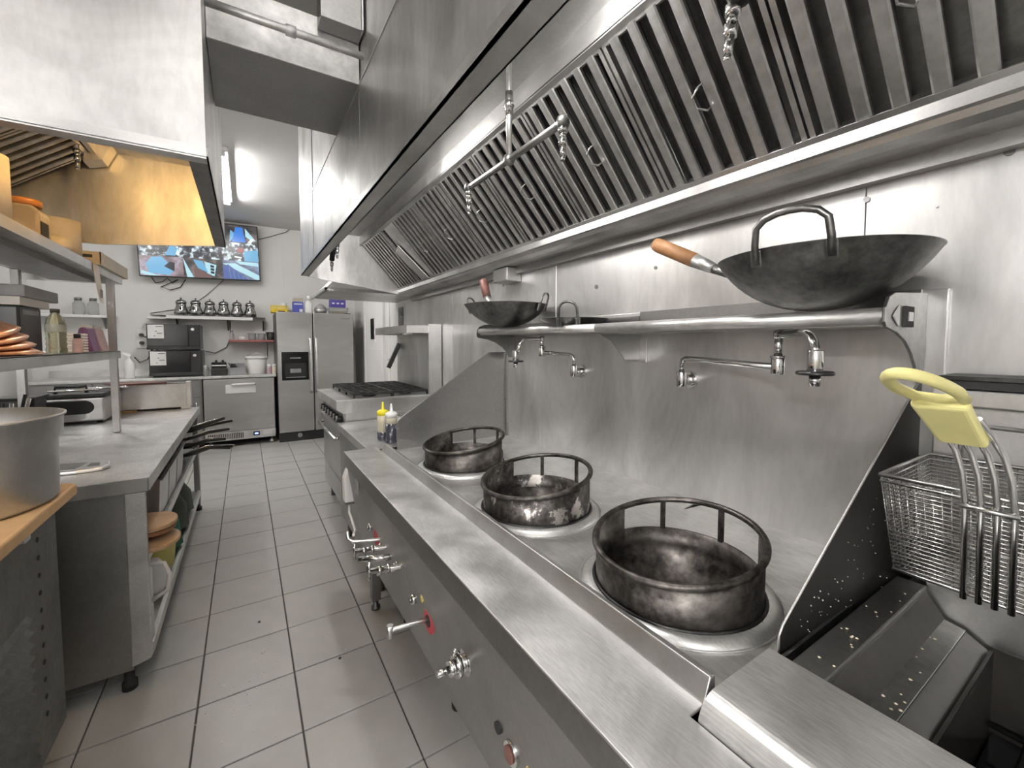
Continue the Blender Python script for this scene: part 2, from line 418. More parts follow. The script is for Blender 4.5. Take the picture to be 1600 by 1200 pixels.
jb = thing('junction_box', 'small steel box on the wall under the hood gutter above the small wok', 'junction box', (1.25, 2.02, 1.66))
box('body', 'steel', jb, 1.20, 1.289, 1.95, 2.10, 1.66, 1.733, .003); box('lid', 'steel', jb, 1.196, 1.20, 1.955, 2.095, 1.664, 1.729, .001)

# ================================================================ SECOND HOOD past the wok hood
h2 = thing('exhaust_hood', 'smaller pale box hood hanging past the far end of the wok hood', 'range hood', (1.0, 4.4, 1.8))
MB().prism([(.60,3.95,1.80),(.78,3.95,1.99),(.78,3.95,2.6),(1.49,3.95,2.6),(1.49,3.95,1.80)], (0,.9,0)).build('body', 'wall_paint', h2, .003)
box('underside', 'steel_hood', h2, .63, 1.48, 3.98, 4.82, 1.786, 1.799, .001)
MB().box(.59,.61,3.94,4.86,1.78,1.805).box(.59,1.49,3.94,3.955,1.78,1.805).build('rim', 'steel', h2)

# ================================================================ LEFT HOOD
LX = -.078; LY0, LY1 = 1.51, 2.82
lh = thing('exhaust_hood', 'stainless hood over the left work table, lit golden inside', 'range hood', (-.6, 2.16, 1.8))
box('near_panel', 'steel_hood', lh, -1.45, LX, LY0-.008, LY0, 1.852, 2.998, .001)
box('side_panel', 'steel_hood', lh, LX-.006, LX, LY0, LY1, 1.852, 2.998, .001)
MB().prism([(LX,LY1,1.852),(LX,LY1,2.998),(-1.45,LY1,2.998),(-1.45,LY1,1.80),(-.58,LY1,1.80)], (0,-.008,0)).build('far_panel', 'steel_hood', lh)
box('back_panel', 'steel_hood', lh, -1.456, -1.45, LY0, LY1, 1.74, 2.998, .001)
MB().box(LX-.045, LX+.004, LY0-.008, LY1, 1.846, 1.852).box(LX, LX+.004, LY0-.008, LY1, 1.846, 1.875).build('side_lip', 'steel_dark', lh)
MB().box(-1.45, LX, LY0-.014, LY0-.006, 1.846, 1.875).box(-1.45, LX, LY0-.014, LY0+.03, 1.842, 1.848).build('near_lip', 'steel', lh)
box('hood_ceiling', 'steel_hood', lh, -.56, LX-.006, LY0, LY1-.008, 2.245, 2.251, .001)
MB().box(-.575, -.555, LY0, LY1-.01, 2.19, 2.25).build('filter_rail', 'steel', lh)
T0, B0, S0, N0, L0 = T, Bt, sv, nv, SL
T = Vector((-.585, 0, 2.195)); Bt = Vector((-.97, 0, 1.905)); SLl = (Bt-T).length; sv = (Bt-T).normalized(); nv = Vector((sv.z, 0, -sv.x))
if nv.z > 0: nv = -nv
BF = BB = None; SL = SLl
def FML(y0): return Matrix(((0, sv.x, nv.x, T.x), (1, 0, 0, y0), (0, sv.z, nv.z, T.z), (0,0,0,1)))
for k in range(3): make_filter(lh, 1.56+k*.40, .392, FML, 6, False)
MB().box(-.98, -.96, LY0, LY1-.01, 1.87, 1.915).box(-1.45,-.96, LY0, LY1-.01, 1.865, 1.872).build('filter_ledge', 'steel', lh)
MB().prism([(-.50,2.70,2.245),(-.585,2.70,2.245),(-.60,2.70,2.15),(-.535,2.70,2.17)], (0,.1,0)).build('corner_bracket', 'steel_hood', lh)
lp = thing('hood_lamp', 'warm lamp on the ceiling of the left hood', 'lamp', (-.30, 1.95, 2.245))
MB().lathe([(.05,0),(.05,-.02),(.042,-.024)], (-.30,1.95,2.245)).build('base', 'steel_dark', lp)
MB().lathe([(.04,-.02),(.042,-.05),(.034,-.08),(.018,-.095),(0,-.1)], (-.30,1.95,2.245)).build('globe', 'warm_glow', lp)
fp = thing('sprinkler_pipe', 'steel nozzle stub hanging at the filter end of the left hood', 'pipe', (-.61, 2.6, 2.25))
MB().cyl((-.60,2.62,2.26),(-.60,2.62,2.17), .012, n=10).build('drop_pipe', 'aluminium', fp); nozzle(fp, (-.60,2.62,2.17))

# ================================================================ DUCT between the hoods
du = thing('air_duct', 'galvanized sheet-metal duct spanning between the two hoods', 'duct', (.16, 1.9, 2.28))
MB().box(LX+.002, XL-.002, 1.672, 1.678, 2.28, 2.46).build('side_sheet', 'galvanized', du)
MB().box(LX+.002, XL-.002, 1.678, 2.13, 2.28, 2.286).build('bottom_sheet', 'steel_front', du)
MB().box(LX+.002, XL-.002, 2.124, 2.13, 2.286, 2.46).box(LX+.002, XL-.002, 1.672, 2.13, 2.46, 2.466).build('far_sheet', 'galvanized', du)
pc = thing('conduit', 'thin steel conduit pipe running in front of the duct', 'pipe', (.16, 1.60, 2.345))
MB().cyl((LX+.002,1.60,2.34),(XL-.002,1.60,2.34), .012, n=12).build('pipe', 'galvanized', pc)
MB().cyl((.14,1.60,2.34),(.17,1.60,2.34), .017, n=12).build('coupling', 'galvanized', pc)
du = thing('air_duct', 'dark square riser duct going up to the ceiling above the conduit', 'duct', (.3, 1.63, 2.42))
box('riser', 'steel_front', du, .245, .378, 1.59, 1.668, 2.42, 2.998, .002); box('edge_strip', 'steel', du, .378, .384, 1.585, 1.668, 2.42, 2.998, .001)

# ================================================================ WOK RANGE
WX = .388; WY0, WY1 = .345, 2.14; ZT = .80
wk = thing('wok_range', 'long stainless three-ring wok range along the right wall', 'stove', (.84, 1.24, 0))
# front work shelf with apron
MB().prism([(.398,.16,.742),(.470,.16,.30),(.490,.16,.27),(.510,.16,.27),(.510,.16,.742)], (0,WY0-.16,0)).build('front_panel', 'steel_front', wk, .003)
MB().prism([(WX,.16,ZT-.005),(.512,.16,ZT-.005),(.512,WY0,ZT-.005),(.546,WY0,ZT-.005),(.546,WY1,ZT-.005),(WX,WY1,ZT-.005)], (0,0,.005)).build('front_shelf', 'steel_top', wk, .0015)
box('shelf_apron', 'steel_front', wk, WX+.001, WX+.005, .16, WY1, .735, ZT-.0052, 0)  # darker steel than the shelf top, painting in the shade on this front face
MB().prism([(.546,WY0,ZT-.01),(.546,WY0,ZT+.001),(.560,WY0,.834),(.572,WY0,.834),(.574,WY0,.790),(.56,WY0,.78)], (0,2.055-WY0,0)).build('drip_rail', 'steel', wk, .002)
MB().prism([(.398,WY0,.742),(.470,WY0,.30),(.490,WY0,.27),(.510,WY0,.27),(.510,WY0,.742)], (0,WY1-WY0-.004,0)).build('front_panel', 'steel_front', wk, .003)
RINGS = ((.783,.572),(.779,1.089),(.800,1.660)); RH = .166
dk = MB(); yb_ = [WY0, .83, 1.375, WY1-.06]
for (cx, cy), a, b in zip(RINGS, yb_, yb_[1:]):
    n = 48; x0, x1 = .572, 1.276; vs = []; fs = []
    for z in (.790, .786):
        for k in range(n):
            t = 2*math.pi*k/n + math.pi/n; c_, s_ = math.cos(t), math.sin(t); vs.append((cx+RH*c_, cy+RH*s_, z))
        for k in range(n):
            t = 2*math.pi*k/n + math.pi/n; c_, s_ = math.cos(t), math.sin(t)
            d = min(((x1-cx)/c_ if c_ > 0 else (x0-cx)/c_), ((b-cy)/s_ if s_ > 0 else (a-cy)/s_)); vs.append((cx+d*c_, cy+d*s_, z))
    for k in range(n):
        q = (k+1) % n; fs += [(k,n+k,n+q,q), (2*n+k,2*n+q,3*n+q,3*n+k), (k,q,2*n+q,2*n+k)]
    dk.add(vs, fs)
    for (px_, py_) in ((x0,a),(x1,a),(x1,b),(x0,b)):       # square corners missed by the fan
        ks = sorted(range(n), key=lambda k: (vs[n+k][0]-px_)**2+(vs[n+k][1]-py_)**2)[:2]
        dk.add([vs[n+ks[0]], vs[n+ks[1]], (px_,py_,.790)], [(0,1,2)])
dk.build('deck', 'steel_top', wk)
box('body', 'steel_dark', wk, .52, 1.27, WY0+.02, WY1-.03, .33, .62, .002)
box('backsplash', 'steel_wall', wk, 1.276, 1.289, .272, 2.085, .70, 1.438, .001)
# sloping end splash at the far end
MB().prism([(.630,2.085,.775),(1.276,2.085,.775),(1.276,2.085,1.272),(1.16,2.085,1.272),(.66,2.085,.955),(.635,2.085,.935),(.630,2.085,.92)], (0,-.010,0)).build('end_splash', 'steel_front', wk, .001)
box('corner_strip', 'steel_front', wk, 1.262, 1.277, 2.06, 2.075, .79, 1.265, .001)
for z in (.86, 1.0, 1.12, 1.22): MB().cyl((1.26,2.067,z),(1.263,2.067,z), .004, n=8).build('rivet', 'steel_dark', wk)
for y in (WY1-.05, WY0+.06):
    for x in (.515, 1.22):
        lg = MB().box(x-.022, x+.022, y-.022, y+.022, .05, .36).build('leg', 'steel_front', wk, .003)
        MB().lathe([(.013,.05),(.013,.02),(.022,.016),(.022,0)], (x,y,0), 14).build('foot', 'steel_dark', lg)
# rings
def wok_ring(cx, cy, mat, zc=.901, s=.15, rr=.17):
    rg = MB(); n = 56
    def zt(a): return zc + s*rr*math.cos(a)
    # cylinder wall; its rear top is cut away to a window under the rim
    def prof(a):
        d = abs((a + math.pi) % (2*math.pi) - math.pi)
        d = abs(math.atan2(math.sin(a-R(20)), math.cos(a-R(20))))
        return zt(a) if d > R(66) else .848
    vs = []; fs = []
    ang = [2*math.pi*k/n for k in range(n)]
    cols = []
    for k in range(n):
        a0, a1 = ang[k], ang[(k+1) % n]; mid = (ang[k] + math.pi/n)
        for rad in (rr, rr-.006):
            b = len(vs)
            top0, top1 = (zt(a0), zt(a1)) if prof(mid) != .848 else (.848, .848)
            vs += [(cx+rad*math.cos(a0), cy+rad*math.sin(a0), .800), (cx+rad*math.cos(a1), cy+rad*math.sin(a1), .800),
                   (cx+rad*math.cos(a1), cy+rad*math.sin(a1), top1), (cx+rad*math.cos(a0), cy+rad*math.sin(a0), top0)]
            fs.append((b, b+1, b+2, b+3) if rad == rr else (b+3, b+2, b+1, b))
        b = len(vs)-8; fs.append((b+3, b+2, b+6, b+7))
        nx = prof(mid + 2*math.pi/n) != prof(mid)
        if nx and ((prof(mid) == .848) != (prof(mid + 2*math.pi/n) == .848)):
            v0 = len(vs); t = zt(a1)
            vs += [(cx+rr*math.cos(a1), cy+rr*math.sin(a1), .848), (cx+(rr-.006)*math.cos(a1), cy+(rr-.006)*math.sin(a1), .848),
                   (cx+(rr-.006)*math.cos(a1), cy+(rr-.006)*math.sin(a1), t), (cx+rr*math.cos(a1), cy+rr*math.sin(a1), t)]
            fs.append((v0, v0+1, v0+2, v0+3))
    o = rg.add(vs, fs, True).build('wok_ring', mat, wk)
    MB().tube(ring_pts((cx,cy,zc), rr+.002, 56, s), .0072, 10, closed=True).build('rim', 'sooted_ring', o)
    for da in (-1, 47):
        a = R(da); p = (cx+(rr-.003)*math.cos(a), cy+(rr-.003)*math.sin(a))
        MB().box(-.0035,.0035,-.006,.006,0,zt(a)-.846).build('post', 'sooted_ring', o, xf=Matrix.Translation((p[0],p[1],.846)) @ Matrix.Rotation(a,4,'Z'))
    MB().tube(ring_pts((cx,cy,.803), rr+.004, 56), .004, 8, closed=True).build('foot_ring', 'iron', o)
    MB().lathe([(rr-.006,.803),(rr+.012,.802),(rr+.034,.7905),(rr+.034,.790)], (cx,cy,0), 56, cap=False).build('collar', 'steel_top', o)
    MB().tube(ring_pts((cx,cy,.7915), rr+.035, 56), .0022, 6, closed=True).build('weld_line', 'steel_top', o)
    # fire well: cone down to the burner
    MB().lathe([(rr-.006,.008),(rr-.008,-.01),(.115,-.085),(.078,-.098),(.078,-.13),(0,-.13)], (cx,cy,.797), 40, cap=False).build('fire_well', 'sooted_ring', o)
    MB().tube(ring_pts((cx,cy,.702), .082, 40), .004, 6, closed=True).build('burner_lip', 'steel', o)
    bn = MB()
    for k in range(6):
        a = k*math.pi/3; bn.cyl((cx+.045*math.cos(a), cy+.045*math.sin(a), .668), (cx+.045*math.cos(a), cy+.045*math.sin(a), .690), .012, n=8)
    bn.build('burner', 'iron', o)
    return o
lab(wok_ring(.783, .572, 'sooted_ring'), 'nearest of the three burner rings, dark with soot')
lab(wok_ring(.779, 1.089, 'flaked_ring'), 'middle burner ring with flaking pale patches')
lab(wok_ring(.800, 1.660, 'sooted_ring'), 'farthest burner ring by the end splash')
# controls on the front panel
def fx(z): return .398 + (.742-z)*(.072/.442)
def escut(y, z, r, mat, nm):
    x = fx(z); return MB().cyl((x+.004,y,z),(x-.004,y,z), r, n=24).build(nm, mat, wk, .001)
lab(escut(1.148, .505, .036, 'red_paint', 'escutcheon'), 'red round plate behind the bent lever')
MB().cyl((fx(.505)-.004,1.148,.505),(fx(.505)-.006,1.148,.505), .017, n=16).build('lever_hole', 'black_rubber', wk)
MB().tube([(.45,1.148,.507),(.39,1.152,.512),(.335,1.162,.508),(.325,1.164,.503)], .0065, 10).build('lever', 'aluminium', wk)
MB().tube([(.325,1.164,.486),(.325,1.164,.522)], .0095, 10).build('lever_knob', 'aluminium', wk)
v = escut(.886, .555, .030, 'chrome', 'valve')
x = fx(.555)
m = MB()
for a, b, r in ((0,.018,.02),(.018,.03,.026),(.03,.045,.017),(.045,.075,.008)): m.cyl((x-a,.886,.555),(x-b,.886,.555), r, n=16)
m.build('valve_stem', 'chrome', v)
MB().tube([(x-.02,.886,.585),(x-.028,.886,.598),(x-.034,.886,.585)], .005, 8).build('valve_hoop', 'chrome', v)
m = MB().cyl((fx(.49)+.002,.690,.49),(fx(.49)-.010,.690,.49), .024, n=20); m.build('push_button', 'chrome', wk, .002)
MB().cyl((fx(.49)-.010,.690,.49),(fx(.49)-.014,.690,.49), .016, n=16).build('button_face', 'red_wood', wk)
MB().cyl((fx(.50)+.002,.745,.50),(fx(.50)-.006,.745,.50), .012, n=14).build('pilot_hole', 'black_rubber', wk)
for y, z in ((1.275, .505), (1.80, .545)):
    b = MB().cyl((fx(z)+.002,y,z),(fx(z)-.012,y,z), .015, n=16).build('push_button', 'chrome', wk)
    MB().cyl((fx(z)-.012,y,z),(fx(z)-.018,y,z), .009, n=12).build('button_face', 'steel_dark', b)
for y, z in ((1.185,.555),(.63,.50)):
    MB().cyl((fx(z)+.001,y,z),(fx(z)-.002,y,z), .011, n=16).build('sticker', 'yellow_bag', wk)
lab(escut(1.72, .535, .034, 'red_paint', 'escutcheon'), 'red round plate behind the valve cluster')
# cluster of three water valves sticking out over the floor
m = MB()
cl = lab(MB().tube([(.46,1.53,.53),(.40,1.53,.535),(.33,1.57,.535)], .012, 10).build('valve', 'chrome', wk), 'chrome valve cluster with small tee handles')
for (y, z, dx) in ((1.40,.555,0), (1.46,.52,.01), (1.58,.548,-.01)):
    m = MB().tube([(.462,y,z),(.43,y,z),(.34+dx,y+.04,z-.005)], .0095, 10)
    for q in (.36, .39, .42): m.cyl((q+dx,y+.02,z-.003),(q+dx+.01,y+.018,z-.003), .015, n=8)
    m.build('valve_body', 'chrome', cl)
    MB().tube([(.335+dx,y+.04,z-.035),(.335+dx,y+.04,z+.028)], .0055, 8).build('tee_handle', 'chrome', cl)
MB().tube([(.47,1.66,.54),(.42,1.68,.54),(.34,1.72,.535),(.325,1.735,.545),(.322,1.74,.575)], .007, 8).build('lever', 'aluminium', wk)
box('name_plate', 'aluminium', wk, .385+.0095, .385+.014, 1.885, 1.935, .66, .725, .001)
# gas pipe under the range
gp2 = thing('gas_pipe', 'dark gas pipe running under the wok range', 'pipe', (.62, 1.3, .12))
MB().tube([(.62,.5,.14),(.62,2.3,.14)], .022, 12).build('main_pipe', 'iron', gp2)
for y in (.8, 1.35, 1.9):
    b = MB().cyl((.62,y-.03,.14),(.62,y+.03,.14), .032, n=12).build('tee', 'iron', gp2)
    MB().cyl((.62,y,.14),(.62,y,.332), .016, n=10).build('branch', 'iron', gp2)
    MB().lathe([(.024,0),(.024,.02),(.016,.02)], (.62,y,-.0), 12).cyl((.62,y,.0),(.62,y,.12),.010,n=8).build('stand', 'iron', gp2)
# white bottle hooked on the far end of the front
sp = thing('plastic_bottle', 'white plastic bottle hooked on the front of the wok range', 'bottle', (.42, 2.19, .53))
MB().prism([(.42-.028,2.16,.535),(.42+.028,2.16,.535),(.42+.028,2.16,.665),(.42+.004,2.16,.70),(.42-.012,2.16,.70),(.42-.028,2.16,.655)], (0,.062,0)).build('body', 'white_plastic', sp, .008, 3)
MB().lathe([(.011,0),(.011,.02),(.007,.026)], (.417,2.191,.70), 14).build('cap', 'white_plastic', sp)
MB().box(.39,.46,2.155,2.227,.527,.532).box(.448,.452,2.155,2.227,.53,.60).build('holder', 'wire', sp)
MB().tube([(.42,2.19,.532),(.41,2.15,.49),(.40,2.05,.50),(.40,1.97,.47),(.38,1.90,.49),(.37,1.86,.50)], .006, 8).build('hose', 'white_plastic', sp)

# ================================================================ POT FILLER TAPS
def tap(name, label, base, elbow1, up, spout, drop):
    t = thing(name, label, 'faucet', base, 'pot filler taps over the wok range')
    b = Vector(base)
    m = MB().cyl(b, b+Vector((-.012,0,0)), .030, n=24).cyl(b+Vector((-.012,0,0)), b+Vector((-.04,0,0)), .017, n=16); m.build('wall_flange', 'chrome', t, .002)
    p1 = b + Vector((-.05,0,0))
    MB().cyl(p1+Vector((0,0,-.022)), p1+Vector((0,0,.030)), .016, n=16).build('valve_body', 'chrome', t, .003)
    e = Vector(elbow1)
    top = p1 + Vector((0,0,.075))
    d = (e-top).normalized()
    MB().tube([p1+Vector((0,0,.03)), p1+Vector((0,0,.055)), top+Vector((0,0,-.006))+d*.006, top+d*.022, top+d*.05, e], .0085, 12).build('lower_arm', 'chrome', t)
    MB().cyl(e+Vector((0,0,-.018)), e+Vector((0,0,.022)), .0155, n=16).cyl(e+Vector((0,0,.022)), e+Vector((0,0,.028)), .018, n=16).build('swivel_joint', 'chrome', t, .002)
    u = Vector(up); MB().cyl(e+Vector((0,0,.024)), u, .0095, n=14).lathe([(.0125,-.012),(.0125,.004),(.008,.010),(0,.011)], u, 14).build('riser', 'chrome', t)
    s = Vector(spout); d = (s-u).normalized(); dr = Vector(drop)
    pts = [u+Vector((0,0,-.004)), u+d*.03+Vector((0,0,-.004)), s-d*.05+Vector((0,0,-.004))]
    pts += [s-d*.05 + d*(.05*math.sin(R(a))) + Vector((0,0,-.004-.05*(1-math.cos(R(a))))) for a in (18,36,54,72,90)] + [dr+Vector((0,0,.04))]
    MB().tube(pts, .009, 12).build('spout', 'chrome', t)
    MB().cyl(dr+Vector((0,0,.045)), dr+Vector((0,0,0)), .0145, n=16).build('spout_collar', 'chrome', t, .002)
    MB().lathe([(.006,0),(.033,.001),(.035,.005),(.032,.009),(.006,.010)], dr+Vector((0,0,-.008)), 28).build('disc_handle', 'black_plastic', t)
    MB().cyl(dr+Vector((0,0,-.008)), dr+Vector((0,0,-.030)), .0105, n=14).build('outlet', 'chrome', t)
tap('pot_filler', 'chrome folding pot filler tap nearer the camera, under the big wok', (1.276,.885,1.198), (1.12,.535,1.262), (1.12,.535,1.345), (1.0,.405,1.348), (1.0,.405,1.262))
tap('pot_filler', 'chrome folding pot filler tap beyond, near the end splash under the small wok', (1.276,1.43,1.195), (1.15,1.565,1.28), (1.15,1.565,1.345), (1.02,1.56,1.345), (1.02,1.585,1.245))

# ================================================================ PIPE SHELF above the range
sh = thing('wall_shelf', 'stainless wall shelf with a thick front tube carrying the woks', 'shelf', (1.15, 1.1, 1.38))
MB().cyl((1.05,.310,1.374),(1.05,1.10,1.374), .0165, n=20).build('front_tube', 'steel_top', sh)
MB().cyl((1.05,1.103,1.376),(1.05,1.98,1.384), .0150, n=20).build('front_tube', 'steel_top', sh)
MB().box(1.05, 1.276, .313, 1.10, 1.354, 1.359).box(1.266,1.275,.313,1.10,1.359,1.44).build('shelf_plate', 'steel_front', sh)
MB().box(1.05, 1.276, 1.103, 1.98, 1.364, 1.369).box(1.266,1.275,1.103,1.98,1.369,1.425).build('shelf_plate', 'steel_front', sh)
def bracket(y, th=.006):
    pts = [(1.035,y,1.39),(1.033,y,1.362),(1.04,y,1.352),(1.10,y,1.342),(1.15,y,1.325),(1.19,y,1.30),(1.22,y,1.27),(1.235,y,1.245),(1.275,y,1.245),(1.275,y,1.432),(1.08,y,1.42),(1.05,y,1.41)]
    return MB().prism(pts, (0,th,0)).build('bracket', 'steel_dark', sh, .001)
bracket(.304); bracket(1.984)
MB().prism([(1.06,1.10,1.354),(1.12,1.10,1.33),(1.19,1.10,1.26),(1.275,1.10,1.26),(1.275,1.10,1.354)], (0,.005,0)).build('bracket', 'steel_front', sh)
MB().box(1.268,1.275,1.07,1.14,1.25,1.345).build('bracket_foot', 'steel', sh, .001)
MB().prism([(1.065,.303,1.374),(1.098,.303,1.396),(1.098,.303,1.354)], (0,-.002,0)).build('badge', 'paper', sh)
MB().box(1.125,1.175,.299,.304,1.354,1.396).build('slot_plate', 'black_rubber', sh)
MB().box(1.137,1.163,.297,.300,1.366,1.384).build('slot_hook', 'steel_front', sh)

# ================================================================ WOKS
def wok(name, label, c, rr, depth, mat='wok_steel'):
    t = thing(name, label, 'wok', c, 'woks on the pipe shelf')
    c = Vector(c); pr = []; n = 14
    k = (rr*rr + depth*depth)/(2*depth)
    for i in range(n+1):
        r = rr*i/n; pr.append((r, k - math.sqrt(k*k - r*r)))
    inn = [(r*(1-.008), z + .0025) for r, z in pr][::-1]
    MB().lathe(pr + [(rr+.002, depth+.0015)] + inn, c, 64).build('bowl', mat, t)
    return t
def ear(t, c, rr, depth, ang, w=.06, hgt=.055, lean=.35, r=.0055, mat='wok_steel'):
    a = R(ang); o = Vector((math.cos(a), math.sin(a), 0)); s = Vector((-math.sin(a), math.cos(a), 0)); c = Vector(c)
    base = c + o*(rr-.004) + Vector((0,0,depth))
    up = (Vector((0,0,1)) + o*lean).normalized()
    dn = Vector((0,0,-.03)) - o*.006
    P = [base + s*(-w) + dn + o*.003, base + s*(-w) + up*.006 + o*.005]
    P += [base + s*(-w*math.cos(R(q))) + up*(.012 + (hgt-.012)*math.sin(R(q))**.6) + o*.005 for q in (20,45,70,90,110,135,160)]
    P += [base + s*w + up*.006 + o*.005, base + s*w + dn + o*.003]
    e = MB().tube(P, r, 10).build('ear_handle', mat, t)
    for sg in (-1, 1):
        p = base + s*(sg*w) + Vector((0,0,-.018)) + o*.001
        MB().bar(p+Vector((0,0,.016)), p+Vector((0,0,-.016))-o*.01, .020, .007, up=o).build('rivet_plate', mat, e, .002)
def stick(t, p0, p1, p2, p3, wood='grip_wood'):
    h_ = MB().cyl(p0, p1, .009, .013, n=14).build('handle', 'wok_steel', t)
    MB().cyl(p1, p2, .0135, .019, n=16).build('ferrule', 'steel', h_)
    MB().tube([p2, Vector(p2).lerp(Vector(p3), .9), p3], .02, 16, radii=[.0195, .0205, .018]).build('wooden_grip', wood, h_)
c = (1.070, .436, 1.3915)
w1 = wok('wok', 'big dark carbon-steel wok with a wooden handle, on the near end of the shelf', c, .197, .116)
ear(w1, c, .197, .116, 190, .062, .062, .25, .0068)
a0 = Vector((1.03, .628, 1.500)); dirv = (Vector((1.03,.84,1.612))-a0)
stick(w1, a0-dirv*.06, a0+dirv*.12, a0+dirv*.38, a0+dirv*1.0)
c = (1.07, 1.75, 1.399)
w2 = wok('wok', 'small dark wok with ear handles and red-brown stick handle, far shelf end', c, .20, .105)
ear(w2, c, .20, .105, 60+57, .032, .05, .3, .0045); ear(w2, c, .20, .105, -62, .032, .05, .3, .0045)
stick(w2, (.98,1.73,1.45), (.985,1.76,1.51), (.99,1.79,1.54), (1.0,1.85,1.63), 'red_wood')
c = (1.13, 1.32, 1.373)
w3 = wok('wok', 'shallow dark wok lying behind the small wok, only rim and one ear showing', c, .135, .045)
ear(w3, c, .135, .045, -140, .036, .06, .2, .005)

# ================================================================ FRYER at the near end
fr = thing('deep_fryer', 'floor deep fryer with open oily tank at the right front', 'fryer', (.9, .08, 0))
FZ = .83; FY1 = .335; FY0 = -.20
pl = [(.515,FZ-.045)] + [(.553-.038*math.cos(R(a)), FZ-.038+.038*math.sin(R(a))) for a in range(0,91,9)] + [(.702,FZ),(.702,FZ-.02),(.56,FZ-.02),(.53,FZ-.06),(.53,.70),(.515,.70)]
MB().prism([(x,FY0,z) for x, z in pl], (0,FY1-FY0,0)).build('front_cover', 'steel_top', fr, .001)
box('front_panel', 'steel', fr, .53, .56, FY0, FY1-.006, .16, .72, .002)
box('side_panel', 'steel_dark', fr, .54, 1.26, FY1-.012, FY1-.006, .16, FZ-.02, .001); box('side_panel', 'steel_dark', fr, .54, 1.26, FY0, FY0+.006, .16, FZ-.02, .001)
box('side_rail', 'steel_front', fr, .70, 1.165, .256, .304, FZ-.03, FZ-.004, .003)
MB().prism([(.70,.258,FZ-.012),(.70,.236,FZ-.060),(.70,.226,FZ-.060),(.70,.252,FZ-.02)], (.46,0,0)).build('sloped_apron', 'grease_black', fr)
MB().prism([(.70,.232,FZ-.056),(.70,.198,FZ-.062),(.70,.198,FZ-.068),(.70,.232,FZ-.064)], (.46,0,0)).build('inner_rail', 'steel_dark', fr, .001)
MB().prism([(.70,.200,FZ-.064),(.70,.165,FZ-.085),(.70,.160,FZ-.09),(.70,.200,FZ-.07)], (.46,0,0)).build('tank_flange', 'grease_black', fr)
MB().box(.702,.76,FY0+.01,.165,FZ-.085,FZ-.06).build('tank_front_ledge', 'grease_black', fr, .003)
# tank walls and floor
MB().box(.755,.760,-.15,.165,.45,FZ-.075).box(1.15,1.155,-.15,.165,.45,FZ-.07).box(.755,1.155,.160,.165,.45,FZ-.075).box(.755,1.155,-.155,-.15,.45,FZ-.075).box(.755,1.155,-.155,.165,.445,.45).build('tank', 'grease_black', fr)
for k, z in enumerate((.56, .56, .56, .56)):
    x = .81 + k*.09; MB().cyl((x,-.148,z),(x,.158,z), .026, n=14).build('heat_tube', 'grease_black', fr)
MB().box(.77,1.14,-.14,.155,.602,.606).build('oil', 'black_gloss', fr)
for k in range(5): MB().tube([(.765,-.13+.06*k,.64),(1.145,-.13+.06*k,.64)], .004, 6).build('grate_bar', 'iron', fr)
for x in (.79, 1.1): MB().tube([(x,-.14,.644),(x,.155,.644)], .005, 6).build('grate_frame', 'iron', fr)
# riser at the back
box('flue_riser', 'steel', fr, 1.17, 1.27, FY0, .262, FZ-.09, 1.20, .003)
box('flue_ledge', 'steel', fr, 1.150, 1.27, FY0, .262, 1.20, 1.232, .003)
MB().box(1.157,1.27,FY0,.255,1.234,1.25).build('flue_gap', 'black_rubber', fr)
box('flue_cap', 'iron', fr, 1.150, 1.27, FY0, .255, 1.25, 1.258, .001)
MB().cyl((1.165,FY0,1.165),(1.165,.262,1.165), .004, n=8).build('hanger_bar', 'steel', fr)
for y in (FY0+.05, FY1-.05):
    for x in (.60, 1.2): MB().cyl((x,y,0),(x,y,.165), .02, n=12).build('leg', 'steel_dark', fr)
box('base', 'steel_dark', fr, .56, 1.26, FY0+.01, FY1-.02, .15, .17, .002)
# food crumbs baked on the tank edge
cm = MB(); random.seed(3)
for k in range(70):
    if k < 40: x, y, z = random.uniform(.700,.765), random.uniform(-.12,.2), FZ-.058 if True else 0
    elif k < 55: x, y, z = random.uniform(.74,1.1), random.uniform(.26,.30), FZ-.003
    else: x, y = random.uniform(.76,1.1), random.uniform(.20,.23); z = FZ-.058
    r = random.uniform(.001,.0032); cm.lathe([(0,-r*.6),(r,0),(0,r*.6)], (x,y,z+r*.3), 5)
o = cm.build('crumbs', 'cream_sauce', fr); o['kind'] = 'stuff'
# black splash guard between wok range and fryer
gd = thing('splash_guard', 'black greasy triangular side plate between wok range and fryer', 'splash guard', (1.02, .33, .79))
def gy(x): return .342 - (x-.745)*.060
out = [(.745,.785),(.745,.83),(.755,.845),(1.26,1.232),(1.284,1.25),(1.284,.785)]
MB().prism([(x, gy(x), z) for x, z in out], (0,-.004,0)).build('plate', 'guard_dark', gd)
MB().tube([(x, gy(x)-.002, z) for x, z in out[:5]], .0022, 6).build('edge', 'steel_top', gd)
cm = MB()
for k in range(60):
    x = random.uniform(.8,1.2); z = random.uniform(.80, .82+(x-.75)*.6); r = random.uniform(.0006,.0018)
    cm.lathe([(0,-r),(r,0),(0,r)], (x, gy(x)-.0045, z), 5)
o = cm.build('crumbs', 'paper', gd); o['kind'] = 'stuff'

